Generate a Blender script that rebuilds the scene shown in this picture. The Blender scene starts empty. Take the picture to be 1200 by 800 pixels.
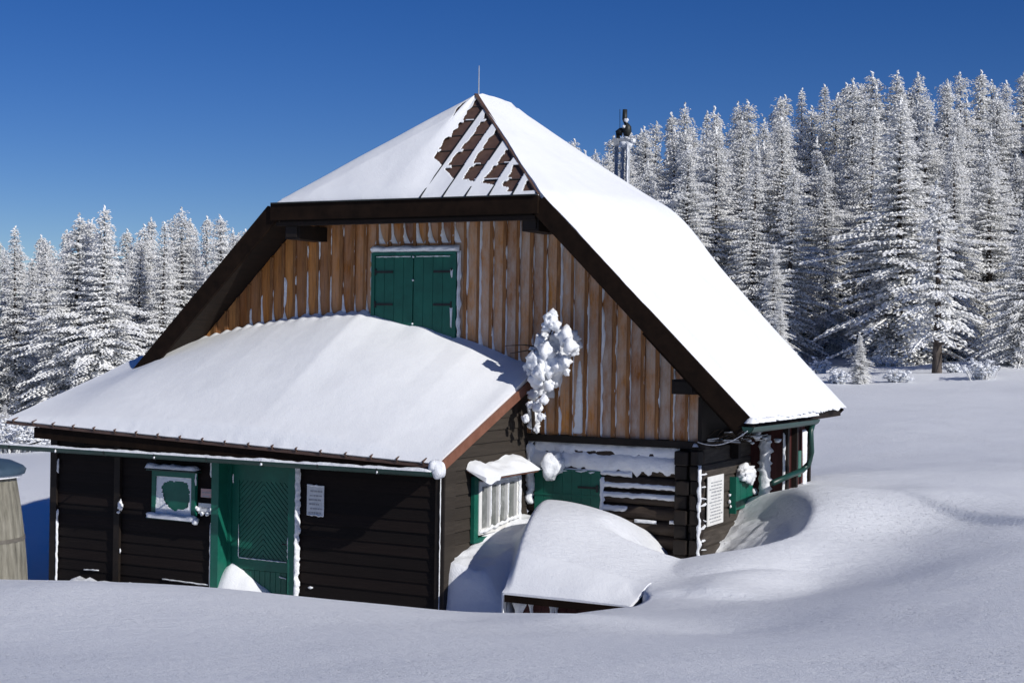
import bpy, bmesh, math, random
import numpy as np
from mathutils import Vector, Matrix, noise
sc = bpy.context.scene
COL = sc.collection
PI = math.pi
rnd = random.Random(7)

# ------------------------------------------------------------------ view geometry
FOC = 1755.0; ROLL = 0.015; YAW = math.atan(900 / 1755); HY = 393.0
FW = np.array([-math.sin(YAW), math.cos(YAW), 0.0])
RT = np.array([math.cos(YAW), math.sin(YAW), 0.0])
UP = np.array([0.0, 0.0, 1.0])
def ray(x, y):
    a = x - 600; b = y - 400
    return FW * FOC + RT * (a + ROLL * b) - UP * ((b - ROLL * a) - (HY - 400))
def atD(x, y, D): return ray(x, y) * (D / FOC)
def atY(x, y, Y):
    d = ray(x, y); return d * (Y / d[1])
def atX(x, y, X):
    d = ray(x, y); return d * (X / d[0])

# ------------------------------------------------------------------ helpers
def tag(o, label=None, cat=None, group=None, kind=None):
    if label: o['label'] = label
    if cat: o['category'] = cat
    if group: o['group'] = group
    if kind: o['kind'] = kind
    return o
def empty(name, loc=(0, 0, 0), rz=0):
    o = bpy.data.objects.new(name, None); COL.objects.link(o)
    o.location = loc; o.rotation_euler.z = rz; o.empty_display_size = .3
    return o
class MB:
    def __init__(s): s.v = []; s.f = []; s.m = []
    def add(s, vs, fs, mi=0):
        n = len(s.v); s.v += [tuple(map(float, v)) for v in vs]
        s.f += [tuple(i + n for i in f) for f in fs]; s.m += [mi] * len(fs); return s
    def box(s, x0, x1, y0, y1, z0, z1, mi=0):
        vs = [(x, y, z) for z in (z0, z1) for y in (y0, y1) for x in (x0, x1)]
        return s.add(vs, [(0, 2, 3, 1), (4, 5, 7, 6), (0, 1, 5, 4), (2, 6, 7, 3), (0, 4, 6, 2), (1, 3, 7, 5)], mi)
    def bar(s, p, q, w, h, up=(0, 0, 1), mi=0):
        """box of width w (sideways) and height h (along up) from p to q, centred on the line"""
        p = Vector(p); q = Vector(q); d = (q - p).normalized(); up = Vector(up)
        sd = d.cross(up).normalized(); u = sd.cross(d).normalized()
        vs = []
        for c in (p, q):
            for a, b in ((-1, -1), (1, -1), (1, 1), (-1, 1)): vs.append(c + sd * a * w / 2 + u * b * h / 2)
        return s.add(vs, [(3, 2, 1, 0), (4, 5, 6, 7), (0, 1, 5, 4), (1, 2, 6, 5), (2, 3, 7, 6), (3, 0, 4, 7)], mi)
    def tube(s, pts, r, n=8, mi=0, cap=True):
        pts = [Vector(p) for p in pts]; k = len(pts)
        rr = r if isinstance(r, (list, tuple)) else [r] * k
        base = len(s.v); vs = []
        ref = None
        for i, p in enumerate(pts):
            d = (pts[min(i + 1, k - 1)] - pts[max(i - 1, 0)]).normalized()
            if ref is None: ref = d.cross(Vector((0.13, 0.92, 0.37))).normalized()
            a = (ref - d * ref.dot(d)).normalized(); ref = a; b = d.cross(a)
            for j in range(n):
                t = 2 * PI * j / n; vs.append(p + (a * math.cos(t) + b * math.sin(t)) * rr[i])
        fs = []
        for i in range(k - 1):
            for j in range(n):
                fs.append((i * n + j, i * n + (j + 1) % n, (i + 1) * n + (j + 1) % n, (i + 1) * n + j))
        if cap: fs.append(tuple(range(n - 1, -1, -1))); fs.append(tuple((k - 1) * n + j for j in range(n)))
        return s.add(vs, fs, mi)
    def blob(s, c, r, sub=2, amp=.25, fr=3., mi=0, sc_=(1, 1, 1)):
        bm = bmesh.new(); bmesh.ops.create_icosphere(bm, subdivisions=sub, radius=1)
        c = Vector(c); vs = []
        for v in bm.verts:
            p = v.co.copy(); q = p * 1.0
            w = 1 + amp * noise.noise(q * 1.3 + c * 5) + amp * .6 * noise.noise(q * fr + c * 9)
            vs.append(c + Vector((p.x * sc_[0], p.y * sc_[1], p.z * sc_[2])) * r * w)
        fs = [tuple(v.index for v in f.verts) for f in bm.faces]; bm.free()
        return s.add(vs, fs, mi)
    def strip(s, p, q, side, nrm, wf, tf, n=None, mi=0, lat=4, wob=0.0, seed=0):
        """ragged rounded ribbon of snow from p to q. wf(t)->(left,right) half widths, tf(t)->thickness"""
        p = Vector(p); q = Vector(q); side = Vector(side).normalized(); nrm = Vector(nrm).normalized()
        L = (q - p).length; n = n or max(3, int(L / .035))
        vs = []; fs = []; m = lat + 1
        for i in range(n + 1):
            t = i / n; c = p + (q - p) * t; a, b = wf(t); th = tf(t)
            if i in (0, n): th *= .0
            for j in range(m):
                u = j / lat; off = -a + (a + b) * u; h = math.sqrt(max(0, 1 - (2 * u - 1) ** 2)) * th
                h *= 1 + .35 * noise.noise(Vector((i * .35, j * .8, seed * 3.1)))
                vs.append(c + side * off + nrm * h)
        for i in range(n):
            for j in range(lat): fs.append((i * m + j, i * m + j + 1, (i + 1) * m + j + 1, (i + 1) * m + j))
        return s.add(vs, fs, mi)
    def build(s, name, mats, parent=None, smooth=False, loc=None):
        me = bpy.data.meshes.new(name); 
        if loc is not None:
            s.v = [(a - loc[0], b - loc[1], c - loc[2]) for a, b, c in s.v]
        me.from_pydata(s.v, [], s.f)
        mats = mats if isinstance(mats, (list, tuple)) else [mats]
        for m in mats: me.materials.append(m)
        me.polygons.foreach_set('material_index', s.m)
        if smooth: me.polygons.foreach_set('use_smooth', [True] * len(s.f))
        me.update()
        o = bpy.data.objects.new(name, me); COL.objects.link(o)
        if loc is not None: o.location = loc
        if parent: o.parent = parent
        return o
def N(x, y=0, z=0): return noise.noise(Vector((x, y, z)))
def rag(w, seed, f=9., lo=.25):
    return lambda t: (w * max(lo, .6 + .9 * N(t * f, seed, 1)), w * max(lo, .6 + .9 * N(t * f, seed, 7)))
def ss(a, b, x): 
    t = np.clip((x - a) / (b - a), 0, 1); return t * t * (3 - 2 * t)

# ------------------------------------------------------------------ materials
def newmat(name):
    m = bpy.data.materials.new(name); m.use_nodes = True
    nt = m.node_tree; b = nt.nodes['Principled BSDF']; return m, nt, b
def nd(nt, t, **kw):
    n = nt.nodes.new(t)
    for k, v in kw.items():
        if k in n.inputs: n.inputs[k].default_value = v
        else: setattr(n, k, v)
    return n
def lk(nt, a, b): nt.links.new(a, b)
def mapped(nt, scale=(1, 1, 1)):
    tc = nd(nt, 'ShaderNodeTexCoord'); mp = nd(nt, 'ShaderNodeMapping'); mp.inputs['Scale'].default_value = scale
    lk(nt, tc.outputs['Object'], mp.inputs['Vector']); return mp.outputs['Vector']
def ramp(nt, fac, stops):
    r = nd(nt, 'ShaderNodeValToRGB'); e = r.color_ramp.elements
    while len(e) < len(stops): e.new(.5)
    for i, (p, c) in enumerate(stops): e[i].position = p; e[i].color = (*c, 1)
    lk(nt, fac, r.inputs['Fac']); return r.outputs['Color']
def mix(nt, fac, a, b):
    m = nd(nt, 'ShaderNodeMix'); m.data_type = 'RGBA'
    if isinstance(fac, float): m.inputs[0].default_value = fac
    else: lk(nt, fac, m.inputs[0])
    for i, c in ((6, a), (7, b)):
        if isinstance(c, tuple): m.inputs[i].default_value = (*c, 1)
        else: lk(nt, c, m.inputs[i])
    return m.outputs[2]
def noise_mat(name, stops, scale=(1, 1, 1), ns=5., rough=.6, bump=.2, dist=.01, spec=.3, detail=6.):
    m, nt, b = newmat(name); v = mapped(nt, scale)
    n = nd(nt, 'ShaderNodeTexNoise', Scale=ns, Detail=detail, Roughness=.6); lk(nt, v, n.inputs['Vector'])
    lk(nt, ramp(nt, n.outputs['Fac'], stops), b.inputs['Base Color'])
    b.inputs['Roughness'].default_value = rough; b.inputs['Specular IOR Level'].default_value = spec
    bp = nd(nt, 'ShaderNodeBump', Strength=bump, Distance=dist); lk(nt, n.outputs['Fac'], bp.inputs['Height'])
    lk(nt, bp.outputs['Normal'], b.inputs['Normal']); return m
def snow_mat(name, fine=.5, big=.3, col=(.84, .86, .885)):
    m, nt, b = newmat(name); v = mapped(nt)
    n1 = nd(nt, 'ShaderNodeTexNoise', Scale=2.2, Detail=5., Roughness=.55); lk(nt, v, n1.inputs['Vector'])
    n2 = nd(nt, 'ShaderNodeTexNoise', Scale=42., Detail=4., Roughness=.7); lk(nt, v, n2.inputs['Vector'])
    b1 = nd(nt, 'ShaderNodeBump', Strength=big, Distance=.06); lk(nt, n1.outputs['Fac'], b1.inputs['Height'])
    b2 = nd(nt, 'ShaderNodeBump', Strength=fine, Distance=.012); lk(nt, n2.outputs['Fac'], b2.inputs['Height'])
    lk(nt, b1.outputs['Normal'], b2.inputs['Normal']); lk(nt, b2.outputs['Normal'], b.inputs['Normal'])
    lk(nt, ramp(nt, n1.outputs['Fac'], [(.3, tuple(c * .965 for c in col)), (.7, col)]), b.inputs['Base Color'])
    b.inputs['Roughness'].default_value = .62; b.inputs['Specular IOR Level'].default_value = .25
    return m
M = {}
M['snow'] = snow_mat('snow')
M['roof_snow'] = snow_mat('roof_snow_surface', .35, .25)
M['rime'] = snow_mat('rime', .9, .8, (.82, .84, .87))
# ground snow: wind packed, with fine crust ripples
def ground_snow():
    m, nt, b = newmat('ground_snow'); v = mapped(nt); v2 = mapped(nt, (1., 2.6, 1.))
    n1 = nd(nt, 'ShaderNodeTexNoise', Scale=.9, Detail=4., Roughness=.5); lk(nt, v, n1.inputs['Vector'])
    n2 = nd(nt, 'ShaderNodeTexNoise', Scale=9., Detail=5., Roughness=.62); lk(nt, v2, n2.inputs['Vector'])
    n3 = nd(nt, 'ShaderNodeTexNoise', Scale=70., Detail=3., Roughness=.7); lk(nt, v, n3.inputs['Vector'])
    b1 = nd(nt, 'ShaderNodeBump', Strength=.3, Distance=.12); lk(nt, n1.outputs['Fac'], b1.inputs['Height'])
    b2 = nd(nt, 'ShaderNodeBump', Strength=.55, Distance=.03); lk(nt, n2.outputs['Fac'], b2.inputs['Height'])
    b3 = nd(nt, 'ShaderNodeBump', Strength=.7, Distance=.010); lk(nt, n3.outputs['Fac'], b3.inputs['Height'])
    lk(nt, b1.outputs['Normal'], b2.inputs['Normal']); lk(nt, b2.outputs['Normal'], b3.inputs['Normal'])
    n4 = nd(nt, 'ShaderNodeTexNoise', Scale=13., Detail=3., Roughness=.6); lk(nt, mapped(nt, (1.3, 2.2, 1)), n4.inputs['Vector'])
    pit = ramp(nt, n4.outputs['Fac'], [(.58, (0, 0, 0)), (.66, (1, 1, 1))])
    n5 = nd(nt, 'ShaderNodeTexNoise', Scale=.42, Detail=3., Roughness=.5); lk(nt, v, n5.inputs['Vector'])
    msk = ramp(nt, n5.outputs['Fac'], [(.45, (0, 0, 0)), (.62, (1, 1, 1))])
    mu = nd(nt, 'ShaderNodeMath', operation='MULTIPLY'); lk(nt, pit, mu.inputs[0]); lk(nt, msk, mu.inputs[1])
    b4 = nd(nt, 'ShaderNodeBump', Strength=.6, Distance=.02); b4.invert = True; lk(nt, mu.outputs[0], b4.inputs['Height']); lk(nt, b3.outputs['Normal'], b4.inputs['Normal'])
    lk(nt, b4.outputs['Normal'], b.inputs['Normal'])
    lk(nt, ramp(nt, n2.outputs['Fac'], [(.3, (.79, .81, .845)), (.7, (.84, .86, .885))]), b.inputs['Base Color'])
    b.inputs['Roughness'].default_value = .6; b.inputs['Specular IOR Level'].default_value = .25
    return m
M['ground'] = ground_snow()
def board_mat(name, period, axis, stops, grain_stops, x0=0., rimecol=None, rime=(.62, .7)):
    """planks: a tone for every plank along one axis, with grain running along the planks"""
    m, nt, b = newmat(name)
    tc = nd(nt, 'ShaderNodeTexCoord'); sp = nd(nt, 'ShaderNodeSeparateXYZ'); lk(nt, tc.outputs['Object'], sp.inputs[0])
    a = nd(nt, 'ShaderNodeMath', operation='SUBTRACT'); a.inputs[1].default_value = x0; lk(nt, sp.outputs[axis], a.inputs[0])
    d = nd(nt, 'ShaderNodeMath', operation='DIVIDE'); d.inputs[1].default_value = period; lk(nt, a.outputs[0], d.inputs[0])
    fl = nd(nt, 'ShaderNodeMath', operation='FLOOR'); lk(nt, d.outputs[0], fl.inputs[0])
    wn = nd(nt, 'ShaderNodeTexWhiteNoise', noise_dimensions='1D'); lk(nt, fl.outputs[0], wn.inputs['W'])
    c1 = ramp(nt, wn.outputs['Value'], stops)
    mp = nd(nt, 'ShaderNodeMapping'); mp.inputs['Scale'].default_value = (22, 22, 1.6) if axis == 'X' else (1.6, 1.6, 22)
    lk(nt, tc.outputs['Object'], mp.inputs['Vector'])
    n = nd(nt, 'ShaderNodeTexNoise', Scale=1.5, Detail=7., Roughness=.65); lk(nt, mp.outputs[0], n.inputs['Vector'])
    g = ramp(nt, n.outputs['Fac'], grain_stops)
    mm = nd(nt, 'ShaderNodeMix'); mm.data_type = 'RGBA'; mm.blend_type = 'MULTIPLY'; mm.inputs[0].default_value = 1
    lk(nt, c1, mm.inputs[6]); lk(nt, g, mm.inputs[7]); out = mm.outputs[2]
    if rimecol:
        mp2 = nd(nt, 'ShaderNodeMapping'); mp2.inputs['Scale'].default_value = (1, 1, .35) if axis == 'X' else (.6, .6, 1.4)
        lk(nt, tc.outputs['Object'], mp2.inputs['Vector'])
        n2 = nd(nt, 'ShaderNodeTexNoise', Scale=3.2, Detail=9., Roughness=.72); lk(nt, mp2.outputs[0], n2.inputs['Vector'])
        f = ramp(nt, n2.outputs['Fac'], [(rime[0], (0, 0, 0)), (rime[1], (1, 1, 1))])
        mr_ = nd(nt, 'ShaderNodeMapRange'); lk(nt, sp.outputs['X'], mr_.inputs['Value'])
        for k_, v_ in (('From Min', -14.), ('From Max', -10.6), ('To Min', .12), ('To Max', .95)): mr_.inputs[k_].default_value = v_
        ml = nd(nt, 'ShaderNodeMath', operation='MULTIPLY'); lk(nt, f, ml.inputs[0]); lk(nt, mr_.outputs[0], ml.inputs[1])
        out = mix(nt, ml.outputs[0], out, rimecol)
    lk(nt, out, b.inputs['Base Color'])
    bp = nd(nt, 'ShaderNodeBump', Strength=.5, Distance=.006); lk(nt, n.outputs['Fac'], bp.inputs['Height'])
    lk(nt, bp.outputs['Normal'], b.inputs['Normal']); b.inputs['Roughness'].default_value = .75
    b.inputs['Specular IOR Level'].default_value = .2
    return m
PER = .222
M['gable'] = board_mat('gable_boards', PER, 'X', [(0, (.24, .078, .020)), (.25, (.64, .265, .055)), (.5, (.38, .165, .055)), (.75, (.70, .31, .075)), (1, (.46, .24, .11))],
                       [(.25, (.38, .34, .3)), (.5, (.85, .82, .8)), (.8, (1.1, 1.05, 1.0))], rimecol=(.55, .48, .42), rime=(.36, .66))
M['batten'] = noise_mat('batten_wood', [(.3, (.14, .06, .025)), (.7, (.40, .19, .07))], (12, 12, 1), 3., .75)
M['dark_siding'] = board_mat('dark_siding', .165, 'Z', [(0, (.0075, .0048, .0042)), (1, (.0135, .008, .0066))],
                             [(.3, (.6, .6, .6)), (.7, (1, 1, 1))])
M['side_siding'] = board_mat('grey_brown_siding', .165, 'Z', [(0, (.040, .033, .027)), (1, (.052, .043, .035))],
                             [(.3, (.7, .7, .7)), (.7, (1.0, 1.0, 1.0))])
M['black_wood'] = noise_mat('black_stained_wood', [(.3, (.007, .005, .0035)), (.7, (.017, .011, .008))], (1, 1, 1), 6., .7)
M['fascia'] = noise_mat('dark_brown_fascia', [(.3, (.007, .004, .0025)), (.7, (.018, .010, .006))], (1, 1, 1), 5., .8, spec=.1)
M['soffit'] = noise_mat('soffit_boards', [(.3, (.007, .004, .0025)), (.7, (.018, .010, .006))], (6, .6, 6), 4., .8)
M['log'] = noise_mat('old_log', [(.25, (.018, .012, .009)), (.55, (.045, .032, .024)), (.8, (.085, .066, .05))], (1, 8, 8), 2.2, .85, .6, .02)
M['log_side'] = noise_mat('weathered_log', [(.25, (.03, .025, .02)), (.55, (.06, .05, .042)), (.8, (.10, .085, .07))], (8, 1, 8), 2.2, .85, .6, .02)
M['green'] = noise_mat('green_paint', [(.3, (.004, .088, .060)), (.7, (.008, .125, .084))], (1, 1, 1), 4., .42, .1, .004, .4)
M['green_dark'] = noise_mat('green_gutter_metal', [(.3, (.005, .034, .026)), (.7, (.009, .052, .04))], (1, 1, 1), 3., .4, .1, .004, .5)
M['red_metal'] = noise_mat('brown_sheet_metal', [(.3, (.07, .040, .030)), (.7, (.12, .070, .052))], (1, 1, 1), 7., .55, .15, .004, .4)
M['rake'] = noise_mat('red_brown_rake_board', [(.3, (.15, .062, .038)), (.7, (.22, .10, .065))], (1, 1, 1), 5., .6)
M['white_paint'] = noise_mat('white_paint', [(.3, (.7, .7, .68)), (.7, (.82, .82, .8))], (1, 1, 1), 8., .5)
M['paper'] = noise_mat('weathered_paper', [(.3, (.50, .52, .54)), (.7, (.68, .70, .72))], (1, 1, 1), 9., .7)
M['ink'] = noise_mat('faded_ink', [(.3, (.26, .27, .29)), (.7, (.40, .41, .43))], (1, 1, 1), 20., .7)
M['pink'] = noise_mat('pinkish_plate', [(.3, (.42, .27, .26)), (.7, (.6, .42, .4))], (1, 1, 1), 14., .6)
M['iron'] = noise_mat('dark_iron', [(.3, (.012, .014, .014)), (.7, (.03, .034, .032))], (1, 1, 1), 12., .5)
M['steel'] = noise_mat('galvanised_steel', [(.3, (.30, .32, .35)), (.7, (.46, .48, .5))], (1, 1, 1), 8., .4)
M['maroon'] = noise_mat('maroon_boards', [(.3, (.045, .012, .012)), (.7, (.09, .028, .024))], (8, 8, 1), 3., .7)
M['barrel'] = noise_mat('grey_barrel_wood', [(.28, (.09, .085, .065)), (.5, (.20, .188, .15)), (.75, (.31, .295, .245))], (6, 6, .9), 2.4, .85, .5, .01)
M['lid'] = noise_mat('blue_grey_lid', [(.3, (.03, .055, .085)), (.7, (.05, .085, .125))], (1, 1, 1), 5., .5)
M['bark'] = noise_mat('spruce_bark', [(.3, (.035, .027, .022)), (.7, (.12, .10, .09))], (2, 2, .6), 3., .9, .8, .03)
M['twig'] = noise_mat('twig', [(.3, (.03, .022, .016)), (.7, (.07, .05, .035))], (1, 1, 1), 8., .9)
M['greyboard'] = noise_mat('grey_board', [(.3, (.20, .20, .19)), (.7, (.30, .30, .285))], (1, 6, 1), 3., .8)
def pane_mat():
    m, nt, b = newmat('frosted_pane'); v = mapped(nt)
    n = nd(nt, 'ShaderNodeTexNoise', Scale=4., Detail=6., Roughness=.7); lk(nt, v, n.inputs['Vector'])
    lk(nt, ramp(nt, n.outputs['Fac'], [(.3, (.11, .12, .115)), (.55, (.19, .20, .195)), (.75, (.42, .43, .43))]), b.inputs['Base Color'])
    b.inputs['Roughness'].default_value = .22; b.inputs['Specular IOR Level'].default_value = .5
    return m
M['pane'] = pane_mat()
def needle_mat(name, dark, rime, lo, hi):
    m, nt, b = newmat(name); v = mapped(nt)
    n = nd(nt, 'ShaderNodeTexNoise', Scale=3.4, Detail=4., Roughness=.7); lk(nt, v, n.inputs['Vector'])
    f = ramp(nt, n.outputs['Fac'], [(lo, (0, 0, 0)), (hi, (1, 1, 1))])
    lk(nt, mix(nt, f, dark, rime), b.inputs['Base Color']); b.inputs['Roughness'].default_value = .8
    b.inputs['Specular IOR Level'].default_value = .1
    return m
M['needle'] = needle_mat('spruce_needles', (.036, .046, .036), (.70, .70, .69), .32, .50)
M['tree_rime'] = needle_mat('rimed_twigs', (.56, .57, .56), (.88, .88, .87), .30, .48)

# ------------------------------------------------------------------ terrain
AY = 17.23      # annex front wall plane
GY = 19.67      # gable wall plane
AX = -9.81      # annex end wall plane
SX = -7.15      # hut side wall plane
ctrl = []
def cp(p): ctrl.append(tuple(p))
for x in (-350, -100, 150, 400, 650, 900, 1150, 1400):
    cp(atD(x, 870 + (x - 600) * .01, 5.4)); cp(atD(x, 800, 7.4))
    cp((atD(x, 870, 5.4)[0], atD(x, 870, 5.4)[1] - 6, -1.1))
for x in (-100, 150, 400, 600): cp(atD(x, 752, 10.2))
for x, y in ((-200, 690), (-80, 686), (0, 687), (62, 682), (160, 687), (250, 695), (345, 705), (450, 719), (525, 728), (600, 725), (660, 719)):
    cp(atD(x, y, 13.6))
cp(atD(710, 721, 14.6)); cp(atD(770, 717, 15.6))
for x, y, D in ((870, 695, 17.4), (850, 742, 13.2), (1000, 715, 13.2), (1100, 668, 16.2), (1200, 700, 13.), (1200, 645, 16.8), (1340, 652, 16),
                (950, 674, 18.1), (1010, 625, 19.6), (1080, 618, 19.8), (1200, 614, 18.8), (1340, 622, 18), (1000, 572, 22.3), (960, 556, 24.2), (1080, 577, 21.2),
                (1010, 549, 28), (1200, 574, 22.5), (1350, 580, 22), (1100, 540, 30), (1250, 535, 30), (1000, 500, 40), (1200, 500, 40), (1400, 500, 40), (1000, 470, 54), (1200, 470, 54),
                (960, 436, 76), (1080, 430, 76), (1200, 424, 74), (1400, 420, 76), (1000, 416, 90), (1200, 404, 88), (1400, 400, 90),
                (1000, 352, 112), (1250, 335, 112), (1500, 330, 112), (900, 372, 120), (760, 392, 110), (900, 275, 150), (1200, 255, 150), (1500, 250, 150), (700, 360, 150),
                (700, 420, 85), (850, 430, 78), (560, 430, 85), (560, 370, 140)):
    cp(atD(x, y, D))
for x, y, D in ((10, 558, 37), (-150, 560, 37), (120, 545, 40), (10, 535, 52), (-200, 535, 55), (10, 518, 72), (150, 505, 74), (300, 480, 76), (-250, 515, 75), (10, 470, 100), (200, 455, 105), (-250, 470, 100), (350, 445, 105), (0, 420, 140), (300, 400, 150), (-300, 420, 140), (450, 450, 80)):
    cp(atD(x, y, D))
# along the hut
for X, z in ((-19.5, -3.75), (-18, -3.85), (-16.7, -3.93), (-14.5, -3.92), (-12.5, -3.86), (-11, -3.82), (-9.9, -3.80)):
    cp((X, AY - .15, z)); cp((X, AY - 1.3, z + .22))
for X, Y, z in ((-17.5, 21, -3.9), (-17.5, 25, -3.8), (-14, 21.5, -3.8), (-11, 21.5, -3.3), (-12, 26, -3.3), (-8.5, 25.5, -2.7), (-22, 16, -3.5), (-9, 21.3, -3.0)): cp((X, Y, z))
# trough beside the annex end wall
for X, Y, z in ((-9.6, 17.3, -3.80), (-9.0, 16.6, -3.72), (-8.5, 16.0, -3.60), (-9.2, 17.5, -3.62)): cp((X, Y, z))
for px_, py_ in ((554, 650), (566, 628)):
    p = atX(px_, py_, AX + .05); cp(p)
cp((-9.2, 18.4, -3.2)); cp((-9.3, 19.3, -2.75)); cp((-8.3, 19.5, -2.85)); cp((-7.5, 19.4, -3.0)); cp((-8.2, 18.4, -2.95))
for X, Y, z in ((-8.6, 14.6, -3.15), (-7.2, 14.9, -3.1)): cp((X, Y, z))
# right of the little shed and along the hut side (surface before the wind scoop is cut)
for x, y, D in ((790, 712, 16.2), (840, 698, 17.0), (850, 669, 17.9), (885, 661, 18.2), (930, 636, 19.), (957, 600, 20.2), (950, 568, 21.8), (905, 574, 23.2)):
    cp(atD(x, y, D))
base = np.array(ctrl)
# the drift that sweeps up over the little shed
mctrl = []
def mp_(p): mctrl.append(tuple(p))
SHY = 15.93; SHXL = -8.2; SHXR = -6.62; SHZ = -3.10
for x, y, Y in ((585, 606, 18.9), (610, 592, 18.8), (640, 585, 18.6), (680, 592, 18.4), (720, 606, 18.25), (760, 626, 18.1), (800, 648, 18.0), (832, 662, 17.9)):
    p = atY(x, y, Y); mp_(p); mp_((p[0] + .02, Y + 1.2, p[2] - .30))
for t in (0, .33, .66, 1.):
    X = SHXL + (SHXR - SHXL) * t
    mp_((X, SHY, SHZ + .07)); mp_((X, SHY - .8, SHZ - .42)); mp_((X, 16.6, SHZ + .07 + .40 - .26 * t)); mp_((X, 17.3, SHZ + .68 - .40 * t))
mp_((-8.9, 15.9, SHZ + .02)); mp_((-9.2, 17.2, -2.45))
for x, y, D in ((760, 690, 17.), (775, 712, 16.4), (800, 690, 17.1), (830, 680, 17.2), (860, 672, 17.4), (900, 665, 17.9)):
    mp_(atD(x, y, D))
mound = np.array(mctrl)
def tps_fit(P, lam):
    n = len(P); d = np.linalg.norm(P[:, None, :2] - P[None, :, :2], axis=2)
    K = np.where(d > 0, d * d * np.log(d + 1e-9), 0) + np.eye(n) * lam
    A = np.zeros((n + 3, n + 3)); A[:n, :n] = K; A[:n, n] = 1; A[:n, n + 1:] = P[:, :2]; A[n, :n] = 1; A[n + 1:, :n] = P[:, :2].T
    b = np.zeros(n + 3); b[:n] = P[:, 2]; return np.linalg.solve(A, b)
def tps_eval(P, w, x, y):
    out = np.zeros_like(x); n = len(P)
    for i in range(n):
        d2 = (x - P[i, 0]) ** 2 + (y - P[i, 1]) ** 2
        out += w[i] * .5 * d2 * np.log(d2 + 1e-12)
    return out + w[n] + w[n + 1] * x + w[n + 2] * y
wb = tps_fit(base, .02); wm = tps_fit(mound, .004)
def lump(x, y, s, seed):
    """cheap value noise on arrays"""
    r = 0
    rs = np.random.RandomState(seed)
    for k in range(7):
        a, b, c = rs.uniform(-1, 1, 3); f = s * (1 + .7 * k)
        r = r + np.sin(x * f * math.cos(a * 3.1) + y * f * math.sin(a * 3.1) + c * 6) / (1 + .5 * k)
    return r / 3.
def mound_h(x, y): return tps_eval(mound, wm, x, y)
def height(x, y, roofcut=True):
    x = np.asarray(x, float); y = np.asarray(y, float)
    xc = np.clip(x, -150, 130); yc = np.clip(y, -4, 170)
    z = tps_eval(base, wb, xc, yc)
    z = z + .02 * lump(x, y, .9, 3)
    # fine wind crust: short ripples across the wind, only near the camera and patchy
    pat = np.clip(.5 + .8 * lump(x, y, .55, 21), 0, 1)
    z = z + .0055 * pat * lump(x * 1.0, y * 2.2, 5.5, 23) * (1 - ss(20, 30, y))
    z = z + .20 * np.clip(lump(x, y, .38, 29), -.3, 1) * ss(52, 62, y) * (1 - ss(90, 100, y))
    # wind-cut steps in the drift right of the hut, their low faces turned away from the sun
    for x0_, y0_, sl_, A_, xa_, xb_ in ((-4.5, 21.35, -.92, .085, -5.2, -3.4), (-1.6, 21.7, -.75, .085, -3.4, -1.2)):
        dd = (y - y0_ - sl_ * (x - x0_) + .10 * np.sin(x * 1.3)) / math.hypot(1, sl_)
        m_ = ss(xa_, xb_, x) * (1 - ss(4, 9, x))
        z = z + A_ * m_ * (ss(-.13, .05, dd) * np.exp(-np.clip(dd, 0, 9) / 1.6) - .2 * np.exp(-((dd + .25) / .2) ** 2))
    # drift over the shed
    near = (x > -10) & (x < -3.) & (y > 14.) & (y < 20.5)
    mz = np.where(near, mound_h(np.clip(x, -10, -3.), np.clip(y, 14., 20.5)), z)
    bx = -8.2 - .85 * np.clip((y - 16.) / 2.6, 0, 1); wd = .10 + .40 * ss(16.2, 18.6, y)
    w = ss(bx - wd * 1.3, bx + wd * .25, x)
    w = w * (1 - ss(-6.2, -4.6, x)) * ss(SHY + .02, SHY + .25, y)
    wr = ss(-6.45, -5.9, x) * (1 - ss(-5.8, -4.4, x)) * ss(15.3, 16.5, y)
    w = np.where((x > -6.5), np.maximum(w * ss(15.9, 16.6, y), wr * .0 + w * ss(15.6, 16.4, y)), w)
    z = z * (1 - w) + np.maximum(mz, z) * w
    # hollow under the shed roof
    if roofcut:
        xl_s = SHXL - .02 - .85 * np.clip((y - 16.) / 2.6, 0, 1); xr_s = SHXR + .03 + .17 * (1 - ss(15.95, 16.3, y)); inx = ss(xl_s, xl_s + .06, x) * (1 - ss(xr_s - .05, xr_s + .02, x)); iny = 1 - ss(16.15, 16.48, y)
        z = np.where(y > SHY - .3, z * (1 - inx * iny) + (np.minimum(z, -3.62)) * inx * iny, z)
    # wind scoop in front of the side wall
    r = np.sqrt(((x + 7.35) / 1.85) ** 2 + ((y - 19.35) / np.where(y > 19.35, 2.4, 1.75)) ** 2)
    cut = (1 - ss(.80, 1.0, r)) * .26 + (1 - ss(.0, .98, r)) * .36
    cut = cut * ss(-8.0, -7.0, x + .0 * y)
    z = z - cut
    z = z + np.where(r < .8, .05 * lump(x, y, 7., 5) * (1 - ss(.35, .75, np.abs(x + 6.9))), 0)
    # bank against the annex end wall, rough
    zb_ = np.interp(y, [17.2, 17.35, 18.0, 18.6, 19.3], [-3.16, -3.04, -2.88, -2.74, -2.60])
    bz = zb_ - .12 * np.clip(x + 9.78, 0, 3) - .60 * ss(.50 + .08 * lump(y, x, 3., 41), 1.0, x + 9.78) + .035 * lump(x, y, 9., 9) * (1 - ss(.6, .9, x + 9.78)) - 1.2 * (1 - ss(17.16, 17.34 + .04 * lump(x, y, 9, 31), y))
    z = np.where((x > -9.95) & (x < -8.4) & (y > 17.0) & (y < 19.6), np.maximum(z, bz), z)
    # clods at the foot of the front wall
    ck = np.exp(-((y - (AY - .25)) / .16) ** 2) * ss(-16.4, -15.9, x) * (1 - ss(-14.0, -13.7, x))
    z = z + ck * (.17 + .09 * np.abs(lump(x, y, 8., 11)))
    return z
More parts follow.
